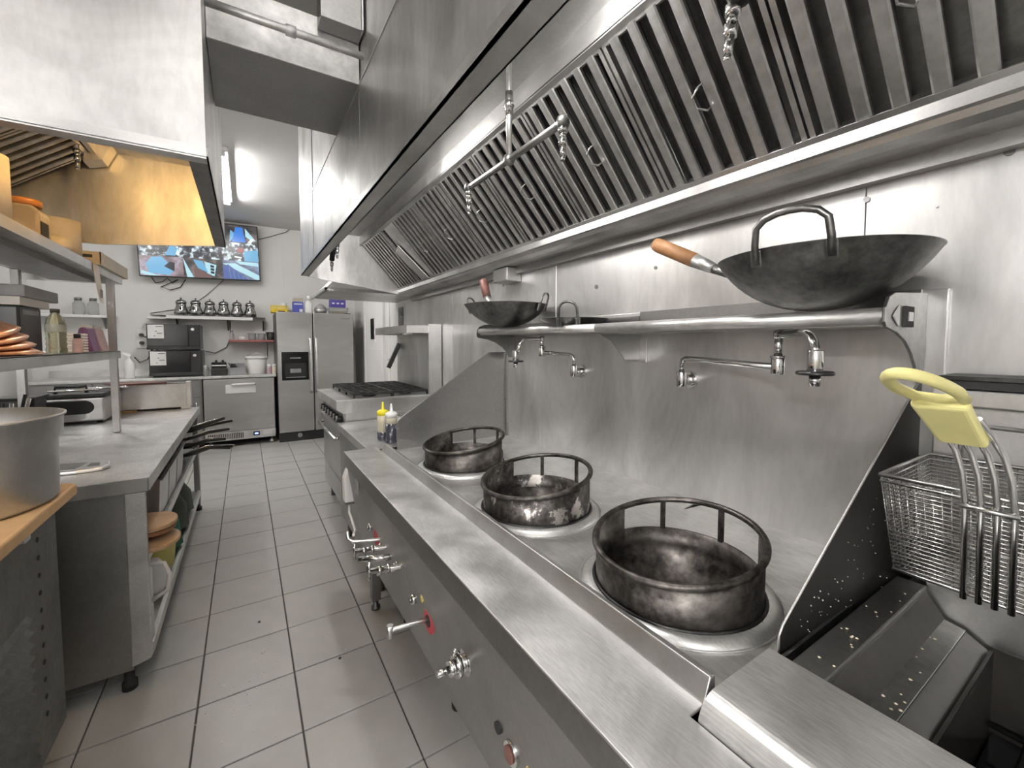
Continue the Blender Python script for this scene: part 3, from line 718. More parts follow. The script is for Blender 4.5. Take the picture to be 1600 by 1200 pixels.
# ================================================================ FRY BASKET
BX0, BX1, BY0, BY1, BZ0, BZ1 = .900, 1.155, .03, .262, .940, 1.100
fb = thing('fry_basket', 'steel wire fry basket with yellow coated handle above the fryer', 'fry basket', (1.03, .145, BZ0))
ins = .018
def rect(z, i):  return [(BX0+i,BY0+i,z),(BX1-i,BY0+i,z),(BX1-i,BY1-i,z),(BX0+i,BY1-i,z)]
for z, i, r in ((BZ1,0,.0038),(BZ1-.010,.001,.0025),(BZ0,ins,.003)):
    q = rect(z, i); MB().tube(q+[q[0]], r, 8).build('rim' if z > 1.05 else 'bottom_frame', 'wire', fb)
ms = MB(); nz = 22
for k in range(1, nz):
    z = BZ1-.012 - (BZ1-.012-BZ0)*k/nz; i = ins*(BZ1-z)/(BZ1-BZ0); q = rect(z, i); ms.tube(q+[q[0]], .0015, 4)
def wall(a0, a1, b0, b1, n):
    for k in range(n+1):
        t = k/n; p = Vector(a0).lerp(Vector(a1), t); q = Vector(b0).lerp(Vector(b1), t); ms.tube([p, q], .0006, 4)
tq, bq = rect(BZ1,0), rect(BZ0,ins)
for k, n in ((0,24),(1,22),(2,24),(3,22)): wall(tq[k], tq[(k+1)%4], bq[k], bq[(k+1)%4], n)
for k in range(1, 26):
    x = BX0+ins+(BX1-BX0-2*ins)*k/26; ms.tube([(x,BY0+ins,BZ0),(x,BY1-ins,BZ0)], .0010, 4)
for k in range(1, 24):
    y = BY0+ins+(BY1-BY0-2*ins)*k/24; ms.tube([(BX0+ins,y,BZ0),(BX1-ins,y,BZ0)], .0010, 4)
o = ms.build('wire_mesh', 'wire', fb); o['kind'] = 'stuff'
yc = .137
for k, y in enumerate((yc-.024, yc-.008, yc+.008, yc+.024)):
    MB().tube([(BX0+ins-.006,y,BZ0-.006),(BX0-.008,y,BZ1-.012),(BX0-.012,y+.004,BZ1+.03),(BX0-.012,y+.012,BZ1+.062),(BX0-.018,y+.022,BZ1+.085),(BX0-.06,y+.03,BZ1+.118)], .0040, 8).build('handle_rod', 'wire', fb)
MB().tube([(BX0-.013,yc-.03,BZ1-.018),(BX0-.013,yc+.03,BZ1-.018)], .004, 8).build('cross_rod', 'wire', fb)
yc = .168; g0 = Vector((BX0-.014,yc-.004,BZ1+.084)); g1 = Vector((BX0-.098,yc+.006,BZ1+.146)); ax = (g1-g0).normalized()
MB().prism([g0+Vector((0,.026,0)), g0+Vector((0,-.026,0)), g1+Vector((0,-.030,0)), g1+Vector((0,.030,0))], Vector((ax.z,0,-ax.x))*-.016).build('handle_plate', 'yellow_grip', fb, .006, 3)
g2 = Vector((BX0-.225,yc+.014,BZ1+.178))
lp_ = [g1 + Vector((0,-.024,0)), g1 + Vector((0,0,-.002)), g1 + Vector((0,.024,0))]
for q in range(1, 16):
    t = q/16; ang = math.pi*t; lp_.append(g1.lerp(g2, .12+.88*math.sin(ang)**.75 if .0 < t < 1 else 0) + Vector((0, .030*math.cos(ang), .006*math.sin(ang))))
MB().tube(lp_, .0075, 12, closed=True).build('handle_loop', 'yellow_grip', fb)
MB().tube([(BX1,yc-.05,BZ1-.01),(BX1,yc-.05,BZ1+.05),(1.167,yc-.05,BZ1+.073),(1.176,yc-.05,BZ1+.05)], .004, 8).build('hook', 'wire', fb)
MB().tube([(BX1,yc+.05,BZ1-.01),(BX1,yc+.05,BZ1+.05),(1.167,yc+.05,BZ1+.073),(1.176,yc+.05,BZ1+.05)], .004, 8).build('hook', 'wire', fb)

# ================================================================ FILLER STATION between wok range and stove
fs = thing('filler_cabinet', 'low stainless filler counter between the wok range and the stove', 'counter', (.9, 2.6, 0))
box('body', 'steel_front', fs, .53, 1.27, 2.20, 3.045, .15, .755, .003)
MB().prism([(.515,2.185,.78),(.515,2.185,.735),(.519,2.185,.735),(.519,2.185,.775),(1.285,2.185,.775),(1.285,2.185,.78)], (0,.865,0)).build('worktop', 'steel_top', fs, .002)
box('back_riser', 'steel', fs, 1.272, 1.286, 2.185, 3.05, .78, .92, .001)
for y in (2.24, 3.0):
    for x in (.58, 1.2): MB().cyl((x,y,0),(x,y,.155), .02, n=12).build('leg', 'steel_dark', fs)
def pan(name, label, x0, x1, y0, y1, z0, z1, mat='steel', group=None, t=.004):
    e = thing(name, label, 'food pan', ((x0+x1)/2,(y0+y1)/2,z0), group)
    i = .012
    m = MB()
    tp = [(x0,y0,z1),(x1,y0,z1),(x1,y1,z1),(x0,y1,z1)]; bt = [(x0+i,y0+i,z0),(x1-i,y0+i,z0),(x1-i,y1-i,z0),(x0+i,y1-i,z0)]
    ti = [(x0+t,y0+t,z1),(x1-t,y0+t,z1),(x1-t,y1-t,z1),(x0+t,y1-t,z1)]; bi = [(x0+i+t,y0+i+t,z0+t),(x1-i-t,y0+i+t,z0+t),(x1-i-t,y1-i-t,z0+t),(x0+i+t,y1-i-t,z0+t)]
    f = [(4,7,6,5)[::-1]]
    for k in range(4):
        q = (k+1)%4; f += [(k,q,4+q,4+k), (8+q,8+k,12+k,12+q), (k,8+k,8+q,q)]
    f += [(12,13,14,15)]
    m.add(tp+bt+ti+bi, f); m.build('pan', mat, e, .002)
    rm = MB(); w = .012
    rm.box(x0-w,x0+.002,y0-w,y1+w,z1-.002,z1+.003).box(x1-.002,x1+w,y0-w,y1+w,z1-.002,z1+.003).box(x0,x1,y0-w,y0+.002,z1-.002,z1+.003).box(x0,x1,y1-.002,y1+w,z1-.002,z1+.003)
    rm.build('rim', mat, e); return e
pan('food_pan', 'steel food pan on the filler counter half hidden by the end splash', .80, 1.06, 2.45, 2.75, .782, .872)
def squeeze(name, label, x, y, body, cap, fillmat, fz):
    e = thing(name, label, 'bottle', (x,y,.78), 'squeeze bottles')
    MB().lathe([(.031,0),(.032,.004),(.032,fz)], (x,y,.781), 20).build('sauce', fillmat, e)
    MB().lathe([(.0315,fz),(.0315,.135),(.027,.145)], (x,y,.781), 20).build('bottle', body, e)
    MB().lathe([(.0325,.138),(.0325,.160),(.022,.166),(.009,.172),(.006,.20),(.004,.212),(0,.212)], (x,y,.781), 20).build('nozzle_cap', cap, e)
squeeze('squeeze_bottle', 'squeeze bottle with white tip, dark sauce filling most of it', .665, 2.29, 'cream_sauce', 'white_plastic', 'sauce', .105)
squeeze('squeeze_bottle', 'squeeze bottle with yellow tip and a little dark sauce at the bottom', .645, 2.385, 'cream_sauce', 'yellow_cap', 'sauce', .045)

# ================================================================ STOVE
sy0, sy1 = 3.07, 3.96
st = thing('gas_stove', 'stainless six-burner gas stove with oven, past the wok range', 'stove', (.9, 3.5, 0))
box('body', 'steel', st, .575, 1.27, sy0, sy1, .14, .925, .003)
MB().prism([(.515,sy0-.003,.93),(.515,sy0-.003,.865),(.56,sy0-.003,.835),(.62,sy0-.003,.835),(.62,sy0-.003,.93)], (0,sy1-sy0+.003,0)).build('front_rail', 'steel_top', st, .003)
MB().prism([(.555,sy0+.002,.838),(.575,sy0+.002,.735),(.60,sy0+.002,.735),(.60,sy0+.002,.838)], (0,sy1-sy0-.004,0)).build('control_panel', 'steel_front', st, .002)
for k in range(7):
    y = sy0+.08+k*.122
    kb = MB().cyl((.565,y,.785),(.530,y,.790), .024, n=18).build('knob', 'black_plastic', st, .002)
    MB().bar((.530,y,.772),(.530,y,.812), .008, .012, up=(1,0,0)).build('knob_grip', 'aluminium', kb)
box('drip_shelf', 'steel', st, .54, .60, sy0+.002, sy1-.002, .712, .735, .003)
dr = box('oven_door', 'fridge_steel', st, .555, .59, sy0+.02, sy1-.02, .33, .705, .006)
MB().tube([(.555,sy0+.06,.66),(.515,sy0+.06,.655),(.515,sy1-.06,.655),(.555,sy1-.06,.66)], .012, 12).build('handle', 'chrome', dr)
box('name_plate', 'aluminium', dr, .552, .556, sy0+.04, sy0+.13, .37, .40, .001)
box('kick_panel', 'steel', st, .56, .59, sy0+.01, sy1-.01, .15, .315, .003)
for y in (sy0+.05, sy1-.05):
    for x in (.62, 1.2): MB().cyl((x,y,0),(x,y,.15), .022, .018, n=12).build('leg', 'steel_dark', st)
box('cooktop', 'steel', st, .625, 1.2, sy0+.02, sy1-.02, .925, .932, .001)
gr = None
for i in range(2):
    for j in range(3):
        x0, y0 = .64+i*.275, sy0+.03+j*.278; w, l = .265, .27
        if gr is None:
            m = MB()
            for (a,b,c_,d) in ((0,0,w,0),(w,0,w,l),(w,l,0,l),(0,l,0,0),(w/2,0,w/2,l),(0,l/2,w,l/2)): m.bar((a,b,.03),(c_,d,.03), .013, .018)
            for (a,b) in ((0,0),(w,0),(0,l),(w,l)): m.box(a-.006,a+.006,b-.006,b+.006,0,.03)
            m.tube(ring_pts((w/2,l/2,.032), .06, 20), .006, 6, closed=True)
            for q in range(4):
                a = R(45+90*q); m.bar((w/2+.055*math.cos(a),l/2+.055*math.sin(a),.03),(w/2+.15*math.cos(a),l/2+.15*math.sin(a),.03), .011, .014)
            gr = m.build('grate', 'iron', None, .001, 1); o = gr
            o.parent = st; o.location = Vector((x0,y0,.933)) - Vector((.9,3.5,0))
        else:
            o = gr.copy(); COL.objects.link(o); o.location = Vector((x0,y0,.933)) - Vector((.9,3.5,0))
        MB().lathe([(.045,0),(.05,.008),(.035,.014),(0,.016)], (x0+w/2,y0+l/2,.932), 20).build('burner_cap', 'iron', st)
box('backguard', 'steel_wall', st, 1.215, 1.27, sy0, sy1, .925, 1.40, .002)
box('side_flange', 'steel', st, 1.18, 1.285, sy0-.012, sy0, .93, 1.47, .001)
MB().box(1.02,1.27,sy0,sy1,1.455,1.46).box(1.015,1.02,sy0,sy1,1.40,1.46).box(1.02,1.27,sy0,sy0+.004,1.40,1.46).box(1.02,1.27,sy1-.004,sy1,1.40,1.46).build('high_shelf', 'steel', st, .001)
MB().bar((1.10,sy1-.10,1.10),(1.205,sy1-.10,1.32), .035, .03, up=(0,1,0)).build('shelf_brace', 'black_enamel', st)

# ================================================================ REFRIGERATOR
rf = thing('refrigerator', 'stainless side-by-side refrigerator with black ice dispenser', 'refrigerator', (.83, 6.7, 0))
box('body', 'steel_dark', rf, .352, 1.305, 6.43, 7.08, .02, 1.735, .004)
dl = box('door', 'fridge_steel', rf, .353, .783, 6.355, 6.428, .125, 1.742, .012); dr_ = box('door', 'fridge_steel', rf, .793, 1.318, 6.355, 6.428, .125, 1.742, .012)
for d, x in ((dl, .752), (dr_, .822)):
    MB().tube([(x,6.355,1.40),(x,6.315,1.37),(x,6.305,1.2),(x,6.305,.86),(x,6.315,.69),(x,6.355,.66)], .019, 12).build('handle', 'aluminium', d)
ds = box('dispenser', 'black_gloss', dl, .402, .728, 6.345, 6.356, .83, 1.21, .004)
box('dispenser_recess', 'black_rubber', rf, .435, .695, 6.340, 6.347, .86, 1.06, .002)
box('dispenser_lever', 'grey_plastic', rf, .50, .63, 6.333, 6.341, .93, .985, .004); box('drip_tray', 'grey_plastic', rf, .45, .68, 6.325, 6.345, .865, .875, .002)
box('control_strip', 'grey_plastic', rf, .50, .63, 6.342, 6.346, 1.12, 1.135, 0)
box('toe_grille', 'black_plastic', rf, .355, 1.315, 6.375, 6.43, .0, .12, .004)
MB().cyl((.60,6.376,.075),(.60,6.368,.075), .03, n=20).build('filter_knob', 'grey_plastic', rf)
box('badge', 'grey_plastic', dr_, 1.15, 1.27, 6.352, 6.356, 1.665, 1.685, 0)
for x in (.42, 1.25): box('hinge_cover', 'black_plastic', rf, x-.04, x+.04, 6.38, 6.46, 1.735, 1.755, .003)
# things on top of the refrigerator
yb = thing('plastic_basket', 'shallow yellow plastic basket at the top left of the refrigerator', 'basket', (.40, 6.62, 1.738))
m = MB(); x0, x1, y0, y1, z0, z1 = .31, .50, 6.52, 6.74, 1.739, 1.83
for z, r in ((z1,.006),(z0+.05,.003),(z0+.03,.003),(z0+.07,.003)): m.tube([(x0,y0,z),(x1,y0,z),(x1,y1,z),(x0,y1,z),(x0,y0,z)], r, 6)
m.build('rim_bands', 'yellow_basket', yb)
m = MB()
for k in range(9):
    x = x0+(x1-x0)*k/8; m.tube([(x,y0,z0),(x,y0,z1)], .003, 5).tube([(x,y1,z0),(x,y1,z1)], .003, 5)
for k in range(9):
    y = y0+(y1-y0)*k/8; m.tube([(x0,y,z0),(x0,y,z1)], .003, 5).tube([(x1,y,z0),(x1,y,z1)], .003, 5)
m.build('ribs', 'yellow_basket', yb); box('floor_plate', 'yellow_basket', yb, x0, x1, y0, y1, z0, z0+.045, .003)
bb = thing('carton', 'blue carton with a white label standing on the refrigerator', 'box', (.63, 6.6, 1.737))
box('carton_body', 'blue_box', bb, .57, .70, 6.55, 6.68, 1.737, 1.90, .004); box('label_patch', 'paper', bb, .65, .69, 6.548, 6.551, 1.76, 1.80, 0); box('print_band', 'white_plastic', bb, .585, .685, 6.548, 6.551, 1.86, 1.875, 0)
for k, an in ((0,25),(1,-30)):
    MB().box(-.06,.06,-.001,.001,0,.06).build('open_flap', 'cardboard', bb, xf=Matrix.Translation((.635,6.555+.12*k,1.90)) @ Matrix.Rotation(R(an),4,'X'))
jg = thing('plastic_jug', 'white plastic bottle leaning beside the blue carton', 'bottle', (.77, 6.6, 1.737))
MB().lathe([(.055,0),(.058,.01),(.058,.13),(.045,.165),(.02,.19),(.018,.21)], (.77,6.60,1.738), 20).build('body', 'white_plastic', jg)
MB().lathe([(.024,.20),(.024,.24),(.018,.25),(0,.25)], (.77,6.60,1.738), 16).build('cap', 'white_plastic', jg)
cbx = thing('plastic_bag', 'crumpled pale plastic bag behind the yellow basket', 'bag', (.50, 6.8, 1.737))
m = MB(); m.lathe([(.05,0),(.09,.02),(.10,.06),(.07,.10),(.03,.13),(.05,.16),(0,.15)], (.48,6.85,1.737), 14)
o = m.build('bag', 'white_plastic', cbx); md = o.modifiers.new('crumple', 'DISPLACE'); tx = bpy.data.textures.new('crumple', 'CLOUDS'); tx.noise_scale = .05; md.texture = tx; md.strength = .03
bw = thing('steel_bowl', 'steel bowl with cloth on the refrigerator right of the white bottle', 'bowl', (.93, 6.62, 1.737))
MB().lathe([(.04,0),(.075,.03),(.09,.075),(.087,.075),(.072,.033),(.0,.006)], (.93,6.62,1.738), 28).build('bowl', 'steel', bw)
MB().lathe([(.085,.07),(.07,.10),(.05,.13),(.02,.15),(0,.145)], (.93,6.62,1.738), 12).build('cloth', 'grey_plastic', bw)
ct = thing('plastic_tub', 'clear plastic tub with contents at the right end of the refrigerator top', 'tub', (1.16, 6.6, 1.737))
MB().prism([(1.05,6.5,1.738),(1.27,6.5,1.738),(1.29,6.5,1.84),(1.03,6.5,1.84)], (0,.2,0)).build('tub', 'clear_plastic', ct, .006); box('contents', 'beech', ct, 1.07, 1.25, 6.52, 6.68, 1.745, 1.79, .01)
pb = thing('carton', 'dark blue carton lying on the clear tub on the refrigerator', 'box', (1.15, 6.6, 1.842))
box('carton_body', 'purple_box', pb, 1.05, 1.255, 6.53, 6.68, 1.842, 1.96, .004)
for k in range(3): box('print_mark', 'white_plastic', pb, 1.07+.06*k, 1.105+.06*k, 6.528, 6.531, 1.89, 1.91, 0)

# ================================================================ BACK COUNTER
bc = thing('back_counter', 'stainless worktop along the back wall carrying the microwaves', 'counter', (-.6, 6.7, .9))
box('worktop', 'steel_top', bc, -1.95, .335, 6.40, 7.085, .885, .915, .003); box('upstand', 'steel', bc, -1.95, .335, 7.07, 7.085, .915, 1.0, .001)
fz = thing('undercounter_freezer', 'low stainless undercounter freezer left of the refrigerator', 'freezer', (-.07, 6.7, 0))
box('body', 'steel_dark', fz, -.455, .315, 6.45, 7.06, .09, .882, .003)
fd = box('door', 'fridge_steel', fz, -.452, .312, 6.415, 6.449, .205, .872, .006)
box('handle_recess', 'white_plastic', fd, -.225, .10, 6.408, 6.416, .69, .80, .002); MB().tube([(-.15,6.41,.795),(-.15,6.385,.80),(.09,6.385,.805),(.09,6.41,.80)], .014, 10).build('handle', 'white_plastic', fd)
gl = box('vent_panel', 'steel', fz, -.452, .312, 6.415, 6.449, .09, .20, .002)
for k in range(20): MB().box(-.42+k*.019,-.41+k*.019,6.412,6.416,.11,.18).build('vent_slot', 'black_rubber', gl)
box('display', 'black_gloss', gl, .06, .13, 6.411, 6.416, .125, .175, .001); box('digits', 'display_blue', gl, .075, .115, 6.409, 6.412, .14, .16, 0); box('rating_plate', 'paper', gl, .17, .27, 6.412, 6.416, .13, .18, 0)
for x in (-.40, .27):
    for y in (6.49, 7.0): MB().lathe([(.012,.09),(.012,.05),(.028,.045),(.028,.0)], (x,y,0), 14).build('caster', 'aluminium', fz)
dw = thing('base_cabinet', 'dark steel base cabinet with a drawer, left of the undercounter freezer', 'cabinet', (-1.2, 6.7, 0))
box('body', 'steel_front', dw, -1.94, -.465, 6.46, 7.06, .10, .882, .003)
for k in range(3):
    q = box('drawer', 'steel_front', dw, -1.92+.487*k, -1.45+.487*k, 6.44, 6.459, .66, .87, .003); MB().tube([(-1.78+.487*k,6.44,.80),(-1.78+.487*k,6.41,.80),(-1.59+.487*k,6.41,.80),(-1.59+.487*k,6.44,.80)], .008, 8).build('handle', 'chrome', q)
    q = box('door', 'steel_front', dw, -1.92+.487*k, -1.45+.487*k, 6.44, 6.459, .12, .65, .003); MB().tube([(-1.50+.487*k,6.44,.60),(-1.50+.487*k,6.41,.60),(-1.50+.487*k,6.41,.45),(-1.50+.487*k,6.44,.45)], .008, 8).build('handle', 'chrome', q)
box('plinth', 'black_rubber', dw, -1.92, -.47, 6.52, 7.05, 0, .10, 0)
# microwaves
for k, (z0, z1, lb) in enumerate(((.916, 1.235, 'black microwave at the bottom of the stack on the back counter'), (1.237, 1.558, 'black microwave stacked on top of the other one'))):
    x0 = -.99+.012*(1-k); x1 = x0+.515
    mw = thing('microwave', lb, 'microwave', ((x0+x1)/2, 6.8, z0), 'stacked microwaves')
    box('case', 'black_plastic', mw, x0, x1, 6.57, 7.0, z0+.012, z1, .006)
    dd = box('door', 'black_gloss', mw, x0+.004, x0+.40, 6.553, 6.569, z0+.05, z1-.006, .004); box('control_panel', 'black_plastic', mw, x0+.403, x1-.004, 6.555, 6.569, z0+.05, z1-.006, .003)
    box('bottom_strip', 'black_plastic', mw, x0, x1, 6.55, 6.569, z0+.012, z0+.046, .003)
    lbx = box('label_sheet', 'paper', dd, x0+.015, x0+.165, 6.5505, 6.5535, z1-.175, z1-.012, 0)
    for j, (a, b, zz) in enumerate(((.09,.155,.03),(.085,.10,.085),(.10,.15,.11),(.07,.085,.14))): box('print_line', 'print', dd, x0+a, x0+b, 6.5495, 6.5508, z1-zz-.008, z1-zz, 0)
    MB().cyl((x0+.445,6.556,z1-.06),(x0+.445,6.535,z1-.06), .018, n=16).build('dial', 'chrome', mw)
    for x in (x0+.04, x1-.04): 
        for y in (6.6,6.96): MB().cyl((x,y,z0),(x,y,z0+.014), .012, n=10).build('foot', 'black_rubber', mw)
# spray bottle
sb = thing('spray_bottle', 'white spray bottle left of the microwaves', 'bottle', (-1.145, 6.52, .915))
MB().lathe([(.043,0),(.046,.008),(.046,.17),(.04,.19),(.018,.225),(.015,.235)], (-1.145,6.52,.916), 20).build('body', 'white_plastic', sb)
MB().box(-1.16,-1.13,6.50,6.54,1.15,1.175).prism([(-1.165,6.505,1.175),(-1.12,6.505,1.175),(-1.135,6.505,1.205),(-1.20,6.505,1.22),(-1.205,6.505,1.20)], (0,.03,0)).build('trigger_head', 'white_plastic', sb, .003)
ap = thing('toaster', 'small black countertop appliance right of the microwaves', 'appliance', (-.29, 6.6, .915))
box('base', 'black_plastic', ap, -.375, -.205, 6.53, 6.75, .916, 1.0, .008); box('head', 'black_gloss', ap, -.37, -.21, 6.535, 6.74, 1.002, 1.085, .014); box('trim_band', 'aluminium', ap, -.366, -.214, 6.531, 6.534, 1.035, 1.05, .002)
for x in (-.32, -.25): MB().cyl((x,6.6,1.085),(x,6.6,1.11), .014, n=10).build('knob', 'black_plastic', ap)
tr = thing('utensil_tray', 'dark open tray holding folders beside the black appliance', 'tray', (-.09, 6.6, .915))
MB().box(-.175,-.01,6.54,6.72,.916,.922).box(-.175,-.17,6.54,6.72,.92,1.03).box(-.015,-.01,6.54,6.72,.92,1.03).box(-.17,-.015,6.54,6.545,.92,1.01).box(-.17,-.015,6.715,6.72,.92,1.06).build('tray', 'grey_plastic', tr)
for k in range(4): MB().box(-.002,.002,0,.15,0,.16).build('folder', 'black_plastic', tr, xf=Matrix.Translation((-.13+.03*k,6.55,.925)) @ Matrix.Rotation(R(-22-4*k),4,'Y'))
bk = thing('bucket', 'white plastic bucket with lid on the back counter by the refrigerator', 'bucket', (.125, 6.66, .915))
MB().lathe([(.105,0),(.108,.004),(.122,.21)], (.125,6.66,.916), 32).build('tub', 'bucket_white', bk); MB().lathe([(.128,.205),(.130,.212),(.130,.232),(.122,.238),(0,.238)], (.125,6.66,.916), 32).build('lid', 'bucket_white', bk)
MB().tube(arc((.125,6.66,1.11), .128, 180, 360, 14, (1,0,0), (0,-.75,-.66)), .0035, 6).build('bail', 'wire', bk)
for k, (x, mt, cp, lb) in enumerate(((.265,'pink_pouch','white_plastic','small jar with reddish label next to the white bucket'),(.32,'cream_sauce','white_plastic','small cream jar at the counter end by the refrigerator'))):
    j = thing('jar', lb, 'jar', (x,6.5,.915)); MB().lathe([(.024,0),(.026,.004),(.026,.09),(.02,.10)], (x,6.5,.916), 16).build('jar_body', mt, j); MB().lathe([(.024,.095),(.024,.13),(0,.132)], (x,6.5,.916), 16).build('lid', cp, j)
j = thing('glass_jar', 'small glass jar between the microwaves and the black appliance', 'jar', (-.425,6.5,.915))
MB().lathe([(.028,0),(.03,.005),(.03,.09),(.022,.11)], (-.425,6.5,.916), 18).build('jar_body', 'clear_plastic', j); MB().lathe([(.024,.105),(.024,.135),(0,.136)], (-.425,6.5,.916), 16).build('lid', 'steel', j)

# ================================================================ TEAPOT SHELF, RED SHELF
ts = thing('wall_shelf', 'pale wall shelf holding the row of silver teapots', 'shelf', (-.37, 6.98, 1.65))
box('board', 'white_plastic', ts, -.84, .10, 6.88, 7.095, 1.640, 1.682, .003)
box('back_plate', 'grey_plastic', ts, -1.0, .255, 6.95, 7.095, 1.682, 1.690, .001)
box('lower_strip', 'white_plastic', ts, -1.03, -.835, 6.90, 7.095, 1.635, 1.66, .002)
for x in (-.75, -.2, .22): MB().prism([(x,7.095,1.64),(x,6.93,1.64),(x,7.095,1.50)], (.012,0,0)).build('bracket', 'black_enamel', ts)
def teapot(label, x, y):
    t = thing('teapot', label, 'teapot', (x, y, 1.690), 'silver teapots on the wall shelf'); c = (x, y, 1.691)
    MB().lathe([(.055,0),(.074,.014),(.076,.04),(.067,.075),(.056,.105),(.052,.125),(.055,.15)], c, 28).build('body', 'silver', t)
    l = MB().lathe([(.057,.15),(.059,.158),(.052,.182),(.026,.198),(.006,.202)], c, 24).build('lid', 'silver', t)
    MB().lathe([(.0,.20),(.010,.207),(.012,.216),(.006,.226),(0,.228)], c, 14).build('knob', 'silver', l)
    MB().tube([(x+.045,y,1.691+.135),(x+.078,y,1.691+.14),(x+.085,y,1.691+.10),(x+.062,y,1.691+.05)], .005, 8).build('handle', 'silver', t)
    MB().tube([(x-.055,y,1.691+.06),(x-.075,y,1.691+.10),(x-.082,y,1.691+.14)], .008, 8, radii=[.014,.009,.006]).build('spout', 'silver', t)
    return t
nm = ['leftmost of the six silver teapots on the wall shelf', 'second silver teapot from the left on the wall shelf', 'third silver teapot from the left on the wall shelf', 'third silver teapot from the right on the wall shelf', 'second silver teapot from the right on the wall shelf', 'rightmost of the six silver teapots on the wall shelf']
tp = teapot(nm[0], -.686, 6.93); tp.rotation_euler = (0,0,R(88))
for k in range(1, 6): clone(tp, None, (-.686+.1515*k, 6.93, 1.690), (0,0,R([0,72,98,84,108,76][k])), nm[k])
rs = thing('wall_shelf', 'small red wall shelf with plastic tubs beside the refrigerator', 'shelf', (.08, 7.0, 1.35))
box('board', 'red_shelf', rs, -.19, .345, 6.90, 7.095, 1.345, 1.372, .002)
MB().bar((-.08,7.09,1.15),(-.08,7.09,1.345), .02, .012).build('bracket', 'white_plastic', rs); MB().bar((.27,7.09,1.12),(.27,6.95,1.345), .012, .012).build('bracket', 'black_enamel', rs)
def tub(label, x, r, h, mat, y=6.97):
    t = thing('plastic_tub', label, 'tub', (x,y,1.372), 'tubs on the red shelf')
    MB().lathe([(r*.78,0),(r*.8,.003),(r,h),(r*.95,h),(r*.75,.006),(0,.006)], (x,y,1.373), 22).build('tub', mat, t); MB().tube(ring_pts((x,y,1.373+h), r, 22), .003, 6, closed=True).build('rim', mat, t)
tub('grey plastic tub in the middle of the red shelf', .085, .052, .09, 'grey_plastic'); tub('grey plastic tub right of the middle one on the red shelf', .20, .052, .085, 'grey_plastic')
tub('low pale tub on the left half of the red shelf', -.03, .048, .05, 'white_plastic'); tub('wide black tub at the right end of the red shelf', .315, .06, .11, 'black_plastic', 7.02)
t = thing('glass_jar', 'small glass jar at the left end of the red shelf', 'jar', (-.15,6.97,1.372)); MB().lathe([(.022,0),(.03,.02),(.03,.06),(.015,.10),(.014,.13)], (-.15,6.97,1.373), 18).build('jar_body', 'clear_plastic', t); MB().lathe([(.017,.128),(.017,.142),(0,.143)], (-.15,6.97,1.373), 14).build('lid', 'steel', t)
# outlet and cables
ol = thing('power_outlet', 'white wall outlet box with two black plugs left of the microwaves', 'outlet', (-1.11, 7.09, 1.38))
box('plate', 'white_plastic', ol, -1.165, -1.06, 7.075, 7.098, 1.26, 1.51, .004)
for z in (1.43, 1.33): MB().cyl((-1.11,7.076,z),(-1.11,7.03,z), .022, n=14).build('plug', 'black_plastic', ol)
def cable(label, pts, r=.005):
    o = MB().tube(pts, r, 6).build('power_cable', 'cable'); tag(o, label, 'cable', 'wall cables'); return o
cable('black cable looping from the outlet down behind the microwaves', [(-1.11,7.04,1.43),(-1.06,7.05,1.40),(-1.0,7.06,1.30),(-1.06,7.07,1.12),(-1.14,7.07,1.08),(-1.19,7.07,1.15)], .006)
cable('thin cable sagging from the microwaves up to the teapot shelf bracket', [(-.46,7.06,1.22),(-.35,7.08,1.19),(-.22,7.08,1.27),(-.17,7.08,1.40),(-.17,7.08,1.63)])
cable('thin black cable slanting from the television to the teapot shelf', [(-.22,7.085,2.2),(-.42,7.085,1.98),(-.62,7.085,1.80),(-1.02,7.085,1.71)], .004)
cable('tangle of black cable hanging under the left corner of the television', [(-1.0,7.06,2.19),(-.95,7.07,2.10),(-.88,7.07,2.12),(-.83,7.07,2.17),(-.78,7.07,2.11),(-.72,7.07,2.16),(-.9,7.07,2.05),(-.80,7.07,2.02),(-.70,7.07,2.06),(-.64,7.07,2.17)], .006)
cable('grey cable running along the top of the back wall right of the television', [(.2,7.085,2.80),(.35,7.085,2.86),(.55,7.085,2.95),(.6,7.085,2.998)], .004)

# ================================================================ TELEVISION
TVY = 6.95
tv = thing('television', 'large flat television showing security camera views on the back wall', 'television', (0,0,0))
TM = Matrix.Translation((-.45, TVY, 2.555)) @ Matrix.Rotation(R(-1.6), 4, 'Y')
W2, H2 = .650, .375
def tvp(name, mat, x0, x1, y0, y1, z0, z1, par, bev=0): return MB().box(x0,x1,y0,y1,z0,z1).build(name, mat, par, bev, xf=TM)
tvp('case', 'black_plastic', -W2, W2, 0, .05, -H2, H2, tv, .004); tvp('wall_mount', 'black_enamel', -.2, .2, .05, .145, -.15, .15, tv)
def pane(name, c0, c1, c2, sc, s=1.0, vor=False):
    m, nt, b = nodes(name); b.inputs['Roughness'].default_value = .25; b.inputs['Base Color'].default_value = (.01,.01,.01,1)
    if vor:
        tc = nt.nodes.new('ShaderNodeTexCoord'); vn = nt.nodes.new('ShaderNodeTexVoronoi'); vn.inputs['Scale'].default_value = sc; nt.links.new(tc.outputs['Object'], vn.inputs['Vector']); f = vn.outputs['Distance']
    else: f = noise(nt, sc, 3)
    nt.links.new(ramp(nt, f, [(.32, c0), (.5, c1), (.66, c2)]), b.inputs['Emission Color']); b.inputs['Emission Strength'].default_value = s
def flat(name, c, s=1.0):
    m, nt, b = nodes(name); b.inputs['Roughness'].default_value = .25; b.inputs['Base Color'].default_value = (.01,.01,.01,1); b.inputs['Emission Color'].default_value = (*c, 1); b.inputs['Emission Strength'].default_value = s
